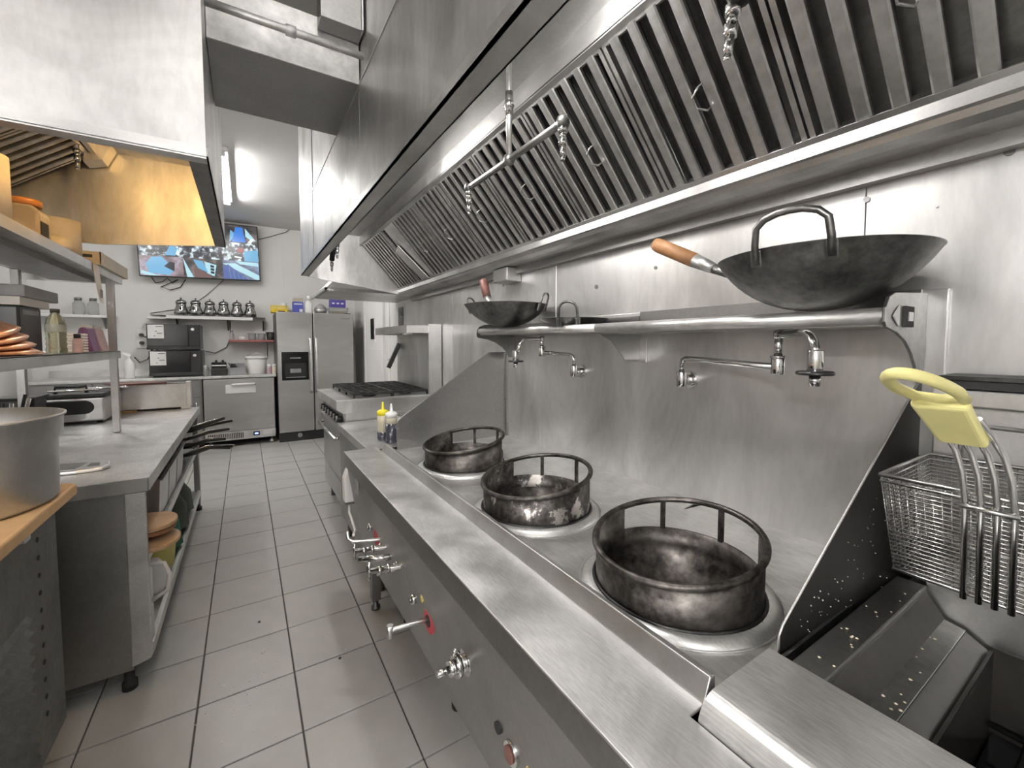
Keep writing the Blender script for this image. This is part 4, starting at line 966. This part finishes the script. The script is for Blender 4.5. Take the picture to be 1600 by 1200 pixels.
pane('screen_mauve', (.10,.07,.08), (.22,.17,.19), (.36,.36,.42), 6); pane('screen_dark', (.015,.014,.015), (.05,.045,.045), (.16,.13,.12), 9)
pane('screen_crowd', (.01,.01,.01), (.06,.06,.07), (.62,.75,.80), 15, 1.0); pane('screen_slate', (.07,.08,.11), (.12,.15,.22), (.2,.26,.36), 8)
flat('screen_blue', (.03,.15,.5)); flat('screen_sky', (.11,.30,.48)); flat('screen_ice', (.32,.52,.58)); flat('screen_white', (.6,.7,.73)); flat('screen_brown', (.12,.07,.065)); flat('screen_navy', (.06,.09,.25)); flat('screen_red', (.22,.05,.05)); flat('screen_deep', (.012,.014,.02))
e = .012
XS = [-W2+e, -.205, .220, W2-e]; ZS = [-H2+e, -.115, .13, H2-e]
mats = [['screen_mauve','screen_dark','screen_slate'], ['screen_crowd','screen_crowd','screen_crowd'], ['screen_dark','screen_slate','screen_dark']]
panes = {}
for r_ in range(3):
    for c_ in range(3): panes[r_,c_] = tvp('camera_view', mats[r_][c_], XS[c_], XS[c_+1], -.003, .0, ZS[r_], ZS[r_+1], tv)
def poly(par, mat, pts, d=-.005): 
    MB().prism([(x,d,z) for x, z in pts], (0,.0015,0)).build('picture_area', mat, par, xf=TM)
p = panes[0,0]; poly(p,'screen_sky',[(-.55,-.33),(-.35,-.35),(-.30,-.28),(-.38,-.16),(-.42,-.12),(-.52,-.13),(-.58,-.22)]); poly(p,'screen_deep',[(-.40,-.24),(-.30,-.30),(-.29,-.19),(-.34,-.18)],-.006); poly(p,'screen_ice',[(-.62,-.30),(-.45,-.362),(-.55,-.362),(-.637,-.34)],-.006)
p = panes[0,1]; poly(p,'screen_ice',[(-.205,-.115),(-.17,-.362),(-.10,-.362),(-.15,-.25)]); poly(p,'screen_sky',[(-.10,-.13),(.0,-.15),(.06,-.30),(-.05,-.24)],-.006); poly(p,'screen_ice',[(.02,-.15),(.15,-.19),(.12,-.34),(.04,-.30)],-.006)
for k in range(3): poly(p,'screen_deep',[(.085,-.19-.04*k),(.125,-.20-.04*k),(.12,-.23-.04*k),(.08,-.22-.04*k)],-.007)
poly(p,'screen_brown',[(-.1,-.24),(.06,-.31),(.1,-.362),(-.09,-.362)],-.0055)
p = panes[0,2]; poly(p,'screen_ice',[(.22,-.16),(.36,-.15),(.635,-.30),(.635,-.36),(.60,-.362)]); poly(p,'screen_navy',[(.22,-.2),(.28,-.17),(.50,-.362),(.22,-.362)],-.006); poly(p,'screen_ice',[(.37,-.12),(.63,-.13),(.635,-.18),(.42,-.16)],-.006)
for k in range(4): poly(p,'screen_sky',[(.30+.05*k,-.362),(.304+.05*k,-.362),(.29+.05*k,-.21-.035*k),(.286+.05*k,-.21-.035*k)],-.007)
p = panes[1,2]; poly(p,'screen_sky',[(.47,-.115),(.635,-.115),(.635,.05),(.47,.02)]); poly(p,'screen_red',[(.40,0),(.47,.0),(.47,.06),(.40,.06)],-.006); poly(p,'screen_white',[(.36,-.05),(.44,-.06),(.44,-.08),(.36,-.07)],-.006)
p = panes[2,2]; poly(p,'screen_blue',[(.34,.14),(.50,.14),(.47,.34),(.39,.34)]); poly(p,'screen_ice',[(.50,.22),(.58,.16),(.62,.17),(.50,.33)],-.006); poly(p,'screen_sky',[(.31,.13),(.35,.18),(.37,.26),(.33,.30)],-.006); poly(p,'screen_white',[(.52,.14),(.56,.13),(.60,.19),(.57,.20)],-.007)
p = panes[2,1]; poly(p,'screen_blue',[(-.1,.15),(.15,.15),(.08,.33),(-.04,.33)])
p = panes[2,0]; poly(p,'screen_sky',[(-.58,.16),(-.33,.15),(-.40,.33),(-.52,.33)])
p = panes[1,0]; poly(p,'screen_white',[(-.30,.0),(-.26,-.05),(-.24,.02)]); poly(p,'screen_sky',[(-.38,-.10),(-.28,-.10),(-.25,.0),(-.33,.03)],-.0055)

# ================================================================ LEFT WORK TABLE
TX = -.32; TY0, TY1 = 2.05, 4.15; TZ = .82; TB = -1.12
wt = thing('work_table', 'long stainless work table with open shelves on the left of the aisle', 'table', (-.7, 3.07, 0))
MB().prism([(TX,TY0,TZ),(TX,TY0,TZ-.052),(TX-.004,TY0,TZ-.052),(TX-.004,TY0,TZ-.005),(TB,TY0,TZ-.005),(TB,TY0,TZ)], (0,TY1-TY0,0)).build('tabletop', 'steel_top', wt, .002)
for y in (TY0, TY1-.004): MB().box(TB,TX-.005,y,y+.004,TZ-.052,TZ-.004).build('apron', 'steel', wt)
box('end_panel', 'steel_front', wt, TB, TX-.07, TY0+.015, TY0+.021, .085, TZ-.052, .001)
for (y0, y1) in ((TY0+.006, TY0+.05), (TY1-.06, TY1-.01)):
    a = y0 < 2.5
    lg = MB().prism([(TX-.012,y0,TZ-.054),(TX-.012,y0,.13 if a else .07),(TX-.018,y0,.115 if a else .05),(TX-(.075 if a else .05),y0,.10 if a else .05),(TX-(.075 if a else .05),y0,TZ-.054)], (0,y1-y0 if not a else .012,0)).build('leg', 'steel_top' if a else 'steel_front', wt, .005, 3)
    MB().lathe([(.016,.14),(.016,.03),(.024,.028),(.024,0)], (TX-.09 if a else TX-.03,(y0+y1)/2+.02 if a else (y0+y1)/2,0), 14).build('foot', 'black_rubber', lg)
    lg = box('leg', 'steel_front', wt, TB+.02, TB+.07, y0, y0+.05, .03, TZ-.054, .003); MB().cyl((TB+.045,y0+.025,0),(TB+.045,y0+.025,.04), .022, n=12).build('foot', 'black_rubber', lg)
box('middle_shelf', 'steel_front', wt, TB+.02, TX-.03, TY0+.03, TY1-.03, .485, .497, .001); MB().box(TX-.035,TX-.02,TY0+.03,TY1-.03,.47,.51).build('shelf_rail', 'steel', wt, .002)
box('lower_shelf', 'steel_front', wt, TB+.02, TX-.02, TY0+.03, TY1-.03, .145, .157, .001); MB().box(TX-.03,TX-.012,TY0+.03,TY1-.03,.12,.165).build('shelf_rail', 'steel', wt, .002)
# pans on the middle shelf
for k, (y0, dx, z1, lb) in enumerate(((2.345,.06,.63,'small steel pan on the table middle shelf nearest the camera'),(2.46,0,.70,'deep steel pan on the table middle shelf, second from the near end'),(2.76,0,.70,'deep steel pan on the table middle shelf, third from the near end'),(3.06,0,.70,'deep steel pan on the table middle shelf, farthest of the pans'))):
    pan('food_pan', lb, -.62, TX-.025-dx, y0, y0+(.10 if z1 < .65 else .27), .499, z1, 'steel', 'pans on the table middle shelf')
# wooden paddle boards standing out of the lower bay
def paddle(label, x, y, z, L, W, tz, ry, mat='beech'):
    t = thing('wooden_board', label, 'cutting board', (0,0,0), 'wooden boards under the table')
    pts = [(-L*.45,-W/2,0),(0,-W/2,0)] + [(L*.28+L*.25*math.sin(R(a)), -W/2*math.cos(R(a)), 0) for a in range(0,181,15)] + [(0,W/2,0),(-L*.45,W/2,0)]
    mx = Matrix.Rotation(R(tz),4,'Z') @ Matrix.Rotation(R(ry),4,'Y')
    MB().prism(pts, (0,0,.018)).build('board', mat, t, .004, 3, xf=mx)
    MB().box(-L*.05,L*.12,W*.12,W*.22,.0175,.0192).build('hand_slot', 'black_rubber', t, xf=mx)
    MB().box(-L*.44,-L*.42,-W/2,W/2,-.001,.0005).build('end_batten', mat, t, xf=mx)
    t.location = (x,y,z); return t
paddle('round-ended wooden board on top of the pair at the table end', -.42, 2.23, .585, .30, .20, -8, 3)
paddle('darker round-ended wooden board just under the top board', -.42, 2.24, .561, .29, .20, -4, 3, 'grip_wood')
paddle('lowest round-ended wooden board sticking out at the table end', -.41, 2.21, .515, .30, .21, -10, 3)
bx_ = thing('storage_box', 'pale plastic box on the lower shelf under the wooden boards', 'box', (-.5, 2.2, .158)); box('tub', 'grey_plastic', bx_, -.62, -.38, 2.20, 2.38, .158, .40, .01)
jg = thing('plastic_jug', 'white plastic jug with looped handle on the lower table shelf', 'jug', (-.40, 2.08, .158))
MB().lathe([(.045,0),(.05,.006),(.05,.30),(.038,.32)], (-.385,2.13,.158), 20).build('body', 'bucket_white', jg); MB().tube([(-.34,2.12,.46),(-.295,2.11,.455),(-.278,2.10,.41),(-.285,2.10,.35),(-.338,2.12,.31)], .008, 8).build('handle', 'bucket_white', jg)
bg = thing('yellow_bag', 'yellow bag stuffed behind the wooden boards', 'bag', (-.42,2.75,.158)); m = MB().lathe([(.06,0),(.10,.03),(.11,.15),(.08,.25),(.05,.30),(0,.29)], (-.44,2.72,.159), 14); o = m.build('bag', 'yellow_bag', bg); md = o.modifiers.new('crumple','DISPLACE'); md.texture = tx; md.strength = .03
bg = thing('clear_bag', 'crumpled clear bag on the lower table shelf', 'bag', (-.42,2.45,.158)); m = MB().lathe([(.05,0),(.08,.03),(.08,.10),(.05,.15),(0,.16)], (-.42,2.5,.159), 14); o = m.build('bag', 'white_plastic', bg); md = o.modifiers.new('crumple','DISPLACE'); md.texture = tx; md.strength = .03
for k, (y, mt, h, lb) in enumerate(((3.0,'green_cloth',.25,'dark green bundle on the lower table shelf'),(3.3,'dark_cloth',.27,'dark bundle on the lower table shelf beyond the green one'),(3.6,'dark_cloth',.24,'dark bundle on the lower table shelf, farthest from the camera'))):
    bg = thing('cloth_bundle', lb, 'bundle', (-.45,y,.158)); m = MB().lathe([(.08,0),(.12,.03),(.12,h*.6),(.08,h*.9),(0,h)], (-.46,y,.159), 14); o = m.build('bundle', mt, bg); md = o.modifiers.new('crumple','DISPLACE'); md.texture = tx; md.strength = .04
# frying pans stacked at the far end, handles out over the aisle
order = ['topmost', 'second from the top', 'third from the top', 'third from the bottom', 'second from the bottom', 'bottommost']
for k in range(6):
    z = .725-.042*k; y = 3.55+.06*((k*3) % 4)
    t = thing('frying_pan', 'black frying pan, %s in the stack under the table end' % order[k], 'frying pan', (-.52,y,z-.02), 'frying pans under the table')
    MB().lathe([(0,0),(.10,0),(.13,.032),(.134,.034),(.128,.033),(.099,.004),(0,.004)], (-.50,y,z-.02), 28).build('pan', 'black_enamel', t)
    dy = random.uniform(-.05,.05); tip = Vector((-.135+.02*((k*2)%3), y+dy, z+.075-.010*k))
    MB().tube([(-.38,y,z+.008),(-.33,y+dy*.2,z+.02),(-.24,y+dy*.6,z+.048),tip], .01, 8, radii=[.008,.012,.014,.010]).build('handle', 'black_plastic', t)
    MB().tube([(-.385,y,z+.014),(-.33,y+dy*.2,z+.031),(-.24,y+dy*.6,z+.061),tip+Vector((.012,0,.008))], .004, 6).build('handle_strip', 'chrome', t)

# overshelf
ov = thing('over_shelf', 'two-tier stainless overshelf standing on the left work table', 'shelf', (-.8, 2.6, .82))
OX = -.60
MB().box(-1.0,OX,1.55,3.34,1.70,1.705).box(OX-.004,OX,1.55,3.34,1.666,1.705).box(-1.0,OX,3.336,3.34,1.666,1.705).box(-1.0,OX,1.55,1.554,1.666,1.705).build('upper_shelf', 'steel', ov, .001)
MB().box(-1.0,OX,1.6,3.22,1.275,1.28).box(OX-.004,OX,1.6,3.22,1.238,1.28).box(-1.0,OX,3.216,3.22,1.238,1.28).build('lower_shelf', 'steel', ov, .001)
MB().box(-.9,-.72,1.55,3.34,1.672,1.699).build('shelf_stiffener', 'steel_front', ov)
for (x, y) in ((OX-.025,3.19),(-.98,3.19),(-.98,2.1)): box('post', 'steel_front', ov, x-.016, x+.016, y-.016, y+.016, .822, 1.698, .002)
# --- on the upper shelf
def roll(label, x, y, r, h):
    t = thing('paper_roll', label, 'paper roll', (x,y,1.705), 'kraft paper rolls on the overshelf'); MB().lathe([(r,0),(r,h),(.022,h),(.022,.004)], (x,y,1.706), 36).build('paper', 'kraft', t); MB().lathe([(.0215,.002),(.0215,h-.004),(.018,h-.004),(.018,.002)], (x,y,1.706), 20).build('core', 'cardboard', t)
roll('taller kraft paper roll at the left frame edge on the upper overshelf', -.69, 2.03, .065, .21); roll('kraft paper roll between the orange-lidded jar and the carton', -.685, 2.67, .073, .158)
t = thing('storage_jar', 'plastic jar with an orange lid between the two kraft rolls', 'jar', (-.68,2.33,1.705)); MB().prism([(-.735,2.275,1.706),(-.63,2.275,1.706),(-.63,2.275,1.81),(-.65,2.275,1.832),(-.71,2.275,1.832),(-.735,2.275,1.81)], (0,.115,0)).build('jar_body', 'jar_plastic', t, .011, 3)
MB().lathe([(.045,0),(.045,.021),(.041,.025),(0,.025)], (-.682,2.332,1.833), 26).build('lid', 'orange_lid', t); box('label_patch', 'print', t, -.629, -.6275, 2.28, 2.35, 1.722, 1.775, 0)
t = thing('pouch', 'crumpled tan pouch beside the orange-lidded jar on the upper overshelf', 'pouch', (-.645,2.49,1.705)); o = MB().lathe([(.043,0),(.05,.017),(.043,.043),(.017,.06),(0,.06)], (-.645,2.49,1.706), 14).build('pouch_body', 'kraft', t); md = o.modifiers.new('crumple','DISPLACE'); md.texture = tx; md.strength = .015
t = thing('carton', 'open cardboard carton at the far end of the upper overshelf', 'box', (-.69,3.1,1.705)); MB().box(-.80,-.585,2.84,3.40,1.706,1.710).box(-.589,-.585,2.84,3.40,1.710,1.768).box(-.80,-.796,2.84,3.40,1.710,1.768).box(-.80,-.585,2.84,2.844,1.710,1.768).box(-.80,-.585,3.396,3.40,1.710,1.768).build('tray', 'cardboard', t)
for k in range(3): box('print_mark', 'print', t, -.73+.02*k+(.04 if k==2 else 0), -.72+.02*k+(.065 if k==2 else 0), 2.837, 2.8405, 1.738, 1.752, 0)
o = MB().lathe([(.043,0),(.07,.026),(.05,.06),(0,.07)], (-.70,3.0,1.712), 12).build('green_packet', 'clear_green', t)
t = thing('carton', 'small cardboard box at the left frame edge in front of the tall kraft roll', 'box', (-.65,1.82,1.705)); box('carton_body', 'cardboard', t, -.70, -.605, 1.74, 1.89, 1.706, 1.775, .002); box('tape', 'kraft', t, -.67, -.64, 1.738, 1.892, 1.7745, 1.7762, 0)
o = MB().prism([(-.598,2.76,1.70),(-.598,2.85,1.70),(-.591,2.885,1.516),(-.591,2.815,1.525),(-.595,2.78,1.60)], (.0012,0,0)).build('note', 'paper'); tag(o, 'hanging white paper note clipped to the upper overshelf edge', 'note')
for k in range(3): MB().box(-.589,-.5885,2.82+.018*k,2.827+.018*k,1.545,1.585).build('print_mark', 'print', o)
# --- on the lower shelf
cp = thing('copper_tray', 'stack of shiny copper oval trays on the lower overshelf', 'tray', (-.73,2.05,1.28))
for k in range(4):
    sc = (1.0-.06*k)
    MB().lathe([(.03,.03),(.10,.024),(.17,.004),(.185,.0),(.19,.006),(.17,.012),(.10,.034),(0,.042)], (0,0,0), 40).build('oval_tray', 'copper', cp, xf=Matrix.Translation((-.73,2.10-.03*k,1.283+.022*k)) @ Matrix.Rotation(R(3*k),4,'X') @ Matrix.Diagonal((.64*sc,1.35*sc,1.2,1)))
t = thing('printer', 'black box-shaped kitchen printer behind the copper trays', 'printer', (-.86,2.6,1.28)); box('case', 'black_plastic', t, -.95, -.765, 2.50, 2.72, 1.281, 1.475, .008); box('paper_slot', 'grey_plastic', t, -.766, -.763, 2.53, 2.69, 1.44, 1.46, .001); box('papers_on_top', 'paper', t, -.94, -.76, 2.5, 2.80, 1.476, 1.51, .002); box('carton_on_top', 'grey_plastic', t, -.93, -.75, 2.52, 2.88, 1.511, 1.56, .004)
t = thing('water_bottle', 'clear greenish plastic bottle on the lower overshelf', 'bottle', (-.65,2.45,1.28))
pr = [(.028,0),(.031,.005)] + [(.031-.0025*(k % 2), .017+.0103*k) for k in range(9)] + [(.031,.112),(.026,.137),(.014,.159),(.012,.167)]
MB().lathe(pr, (-.65,2.45,1.281), 24).build('bottle', 'clear_green', t); MB().lathe([(.0145,.165),(.0145,.18),(0,.181)], (-.65,2.45,1.281), 16).build('cap', 'dark_cloth', t); MB().lathe([(.0317,.086),(.0317,.116)], (-.65,2.45,1.281), 24, cap=False).build('label_band', 'clear_plastic', t)
cs = thing('cup_stack', 'stack of white lids beside the green bottle', 'lids', (-.68,2.74,1.28))
for k in range(7): MB().lathe([(.052,0),(.056,.002),(.056,.009),(.047,.0105),(0,.0105)], (-.68,2.74,1.281+.0125*k), 24).build('lid', 'white_plastic', cs)
t = thing('small_bottle', 'small dark-capped bottle in front of the lid stack', 'bottle', (-.625,2.60,1.28)); MB().lathe([(.016,0),(.017,.004),(.017,.052),(.010,.065)], (-.625,2.60,1.281), 16).build('body', 'pink_pouch', t); MB().lathe([(.012,.063),(.012,.082),(0,.083)], (-.625,2.60,1.281), 14).build('cap', 'black_plastic', t)
for k, (y, mt, lb) in enumerate(((2.93,'purple_pouch','purple pouch on the lower overshelf by the lid stack'),(3.09,'pink_pouch','pink pouch on the lower overshelf next to the post'))):
    t = thing('pouch', lb, 'pouch', (-.67,y,1.28)); o = MB().prism([(-.705,y-.075,1.281),(-.63,y-.075,1.281),(-.655,y-.075,1.40),(-.68,y-.075,1.40)], (0,.14,0)).build('pouch_body', mt, t, .01, 3); MB().box(-.676,-.66,y-.07,y+.06,1.40,1.413).build('seal', 'paper', t)
# --- on the table top
cf = thing('countertop_fryer', 'stainless countertop fryer with a dark oval handle hole on the left table', 'fryer', (-.95,3.85,.82))
MB().prism([(-1.105,3.62,.835),(-.764,3.62,.835),(-.764,3.62,.985),(-1.105,3.62,.985)], (0,.45,0)).build('body', 'steel', cf, .012, 3)
ov_ = [(-.93+.075*math.copysign(1,math.cos(R(a)))*1+.045*math.cos(R(a)), 3.6185, .925+.042*math.sin(R(a))) for a in range(5,360,14)]
MB().prism(ov_, (0,.002,0)).build('oval_handle_hole', 'black_rubber', cf)
box('lid', 'black_plastic', cf, -1.11, -.758, 3.61, 4.08, .986, 1.012, .006); MB().tube([(-1.0,3.7,1.012),(-1.0,3.7,1.05),(-.86,3.7,1.05),(-.86,3.7,1.012)], .010, 10).build('lid_handle', 'black_plastic', cf)
for x in (-1.07,-.80):
    for y in (3.67,4.02): MB().cyl((x,y,.8205),(x,y,.838), .014, n=10).build('foot', 'black_rubber', cf)
for k, (x, y, lb) in enumerate(((-.92,3.3,'steel tongs lying under the overshelf on the left'),(-.80,3.42,'steel tongs lying under the overshelf nearer the post'))):
    t = thing('tongs', lb, 'tongs', (x,y,1.013), 'tongs under the overshelf')
    for s_ in (-1,1): MB().tube([(x-.10,y+.35,1.028+.004*k),(x,y+.35+.02*s_,1.03),(x+.09,y+.38+.03*s_,1.03),(x+.12,y+.39+.02*s_,1.024)], .006, 6).build('arm', 'chrome', t)
bn_ = thing('utensil_bin', 'tall steel bin full of utensil handles at the left frame edge', 'bin', (-.92,2.78,.82)); MB().lathe([(.08,0),(.082,.004),(.086,.20),(.083,.20),(.079,.006),(0,.006)], (-.93,2.80,.8205), 32).build('bin', 'steel', bn_)
for k in range(7):
    a = 2*math.pi*k/7; MB().tube([(-.93+.03*math.cos(a),2.80+.03*math.sin(a),.83),(-.93+.09*math.cos(a),2.80+.09*math.sin(a),1.07+.03*math.sin(3*a))], .007, 8).build('utensil', 'black_plastic' if k % 3 else 'chrome', bn_)
bn_ = thing('black_bin', 'black plastic bin between the steel bin and the countertop fryer', 'bin', (-1.0,3.3,.82)); MB().prism([(-1.10,3.22,.8205),(-.96,3.22,.8205),(-.945,3.22,1.03),(-1.11,3.22,1.03)], (0,.16,0)).build('bin', 'black_plastic', bn_, .008); MB().box(-1.115,-.94,3.21,3.39,1.03,1.038).build('rim', 'black_plastic', bn_)
gd = thing('steel_guard', 'low stainless guard box at the far end of the left table', 'guard', (-.6,4.1,.82))
MB().box(-.815,-.372,4.08,4.086,.835,1.02).box(-.815,-.372,4.14,4.146,.835,1.02).box(-.815,-.372,4.08,4.146,1.014,1.02).build('body', 'steel', gd, .001); box('end_post', 'steel_top', gd, -.395, -.365, 4.07, 4.148, .835, 1.03, .002); box('base_strip', 'black_rubber', gd, -.815, -.372, 4.085, 4.14, .8205, .835, 0); box('foot', 'aluminium', gd, -.43, -.37, 4.075, 4.148, .8205, .84, .001)
o = MB().bar((-.80,3.95,1.035),(-.55,4.1,1.03), .20, .012).build('dark_tray', 'red_wood'); tag(o, 'dark flat tray lying across the fryer lid and the steel guard', 'tray')
o = MB().prism([(-.77,4.1,.8205),(-.68,4.06,.8205),(-.70,4.03,.8205),(-.78,4.05,.8205)], (0,0,.012)).build('wooden_block', 'maple', None, .003); tag(o, 'small pale wooden block at the foot of the steel guard', 'block')
sr = thing('spoon_rest', 'flat steel spoon rest lying on the near end of the left table', 'spoon rest', (-.58,2.33,.82))
P = [(-.66,2.25),(-.56,2.235),(-.49,2.25),(-.475,2.29),(-.49,2.36),(-.53,2.42),(-.60,2.44),(-.68,2.42)]
MB().prism([(x,y,.8205) for x, y in P], (0,0,.014)).build('plate', 'aluminium', sr, .005, 3); MB().prism([(-.66,2.28,.834),(-.57,2.26,.834),(-.56,2.37,.834),(-.66,2.40,.834)], (0,0,.0015)).build('hollow', 'steel_front', sr); MB().prism([(-.545,2.29,.834),(-.505,2.285,.834),(-.515,2.34,.834),(-.545,2.35,.834)], (0,0,.0015)).build('hollow', 'steel_dark', sr)

# ================================================================ PREP COOLER, BOARD AND POT (left front)
pc_ = thing('prep_cooler', 'dark steel prep cooler with a louvred side at the left front', 'refrigerator', (-.9,1.2,0))
box('body', 'steel_dark', pc_, -1.5, -.50, .55, 1.80, .16, .905, .006); box('worktop', 'steel', pc_, -1.5, -.49, .54, 1.81, .905, .918, .002)
for k in range(13):
    z = .20 + k*.034
    MB().prism([(-.500,.75,z),(-.490,.75,z-.010),(-.488,.75,z-.008),(-.500,.75,z+.006)], (0,.82,0)).build('louvre', 'steel_dark', pc_)
for k in range(11): MB().cyl((-.501,1.66,.28+k*.05),(-.4985,1.66,.28+k*.05), .007, n=8).build('vent_hole', 'black_rubber', pc_)
box('board_bracket', 'steel', pc_, -.50, -.44, 1.40, 1.43, .86, .916, .002); box('board_bracket', 'steel', pc_, -.50, -.44, .80, .83, .86, .916, .002)
for (x, y) in ((-.56,1.72),(-.56,.62),(-1.44,1.72),(-1.44,.62)): MB().lathe([(.014,.165),(.014,.07),(.03,.065),(.03,0)], (x,y,0), 14).build('caster', 'black_rubber', pc_)
cb = MB().prism([(-1.0,.55,.9185),(-.39,.55,.9185),(-.39,1.555,.9185),(-.405,1.575,.9185),(-1.0,1.575,.9185)], (0,0,.030)).build('cutting_board', 'maple', None, .006, 3); tag(cb, 'long maple cutting board overhanging the prep cooler under the steel pot', 'cutting board')
pt = thing('stock_pot', 'big stainless pot with a banded rim on the maple board', 'pot', (-.575,1.42,.949))
pr = [(.178,0),(.186,.008),(.188,.145),(.197,.150),(.199,.195),(.204,.200),(.204,.204),(.194,.204),(.192,.150),(.182,.14),(.18,.01),(0,.008)]
MB().lathe(pr, (-.578,1.425,.950), 72).build('pot_body', 'steel', pt)
MB().tube([(-.77,1.36,1.09),(-.82,1.35,1.10),(-.83,1.42,1.10),(-.82,1.48,1.10),(-.77,1.47,1.09)], .009, 8).build('handle', 'chrome', pt)
o = box('white_post', 'white_plastic', None, -.60, -.57, 1.84, 1.87, .0, .98, .003); o.name = 'plastic_strip'; tag(o, 'pale upright strip between the steel pot and the table', 'strip')

# ================================================================ far left wall shelf
ws = thing('wall_shelf', 'white wall shelf on the back wall seen under the left overshelf', 'shelf', (-1.6,6.95,1.66)); box('board', 'white_plastic', ws, -2.05, -1.33, 6.86, 7.095, 1.63, 1.66, .003)
for x in (-1.9,-1.45): MB().prism([(x,7.095,1.63),(x,6.93,1.63),(x,7.095,1.5)], (.012,0,0)).build('bracket', 'grey_plastic', ws)
for k, (x, lb) in enumerate(((-1.52,'clear jar at the right end of the white wall shelf'),(-1.65,'clear jar left of the other one on the white wall shelf'))):
    t = thing('glass_jar', lb, 'jar', (x,6.96,1.66)); MB().lathe([(.045,0),(.05,.005),(.05,.13),(.03,.16),(.03,.17)], (x,6.96,1.661), 20).build('jar_body', 'clear_plastic', t); MB().lathe([(.034,.168),(.034,.20),(0,.202)], (x,6.96,1.661), 18).build('lid', 'steel_dark', t)

# ================================================================ crumbs on the floor
cm = MB(); random.seed(11)
for k in range(90):
    x = random.gauss(.0,.10); y = random.gauss(1.88,.16); r = random.uniform(.001,.0035)
    cm.lathe([(r,0),(r*.7,r*.35),(0,r*.45)], (x,y,.0005), 6)
o = cm.build('floor_crumbs', 'paper'); tag(o, 'scatter of white crumbs on the aisle floor tiles', 'crumbs'); o['kind'] = 'stuff'
for x, y, lb in ((.30,1.83,'dark speck on the floor tile near the red lever'),(.02,2.28,'dark speck on the floor tile beside the white crumbs')):
    o = MB().lathe([(.006,0),(.005,.003),(0,.004)], (x,y,.0005), 8).build('floor_speck', 'black_rubber'); tag(o, lb, 'speck')
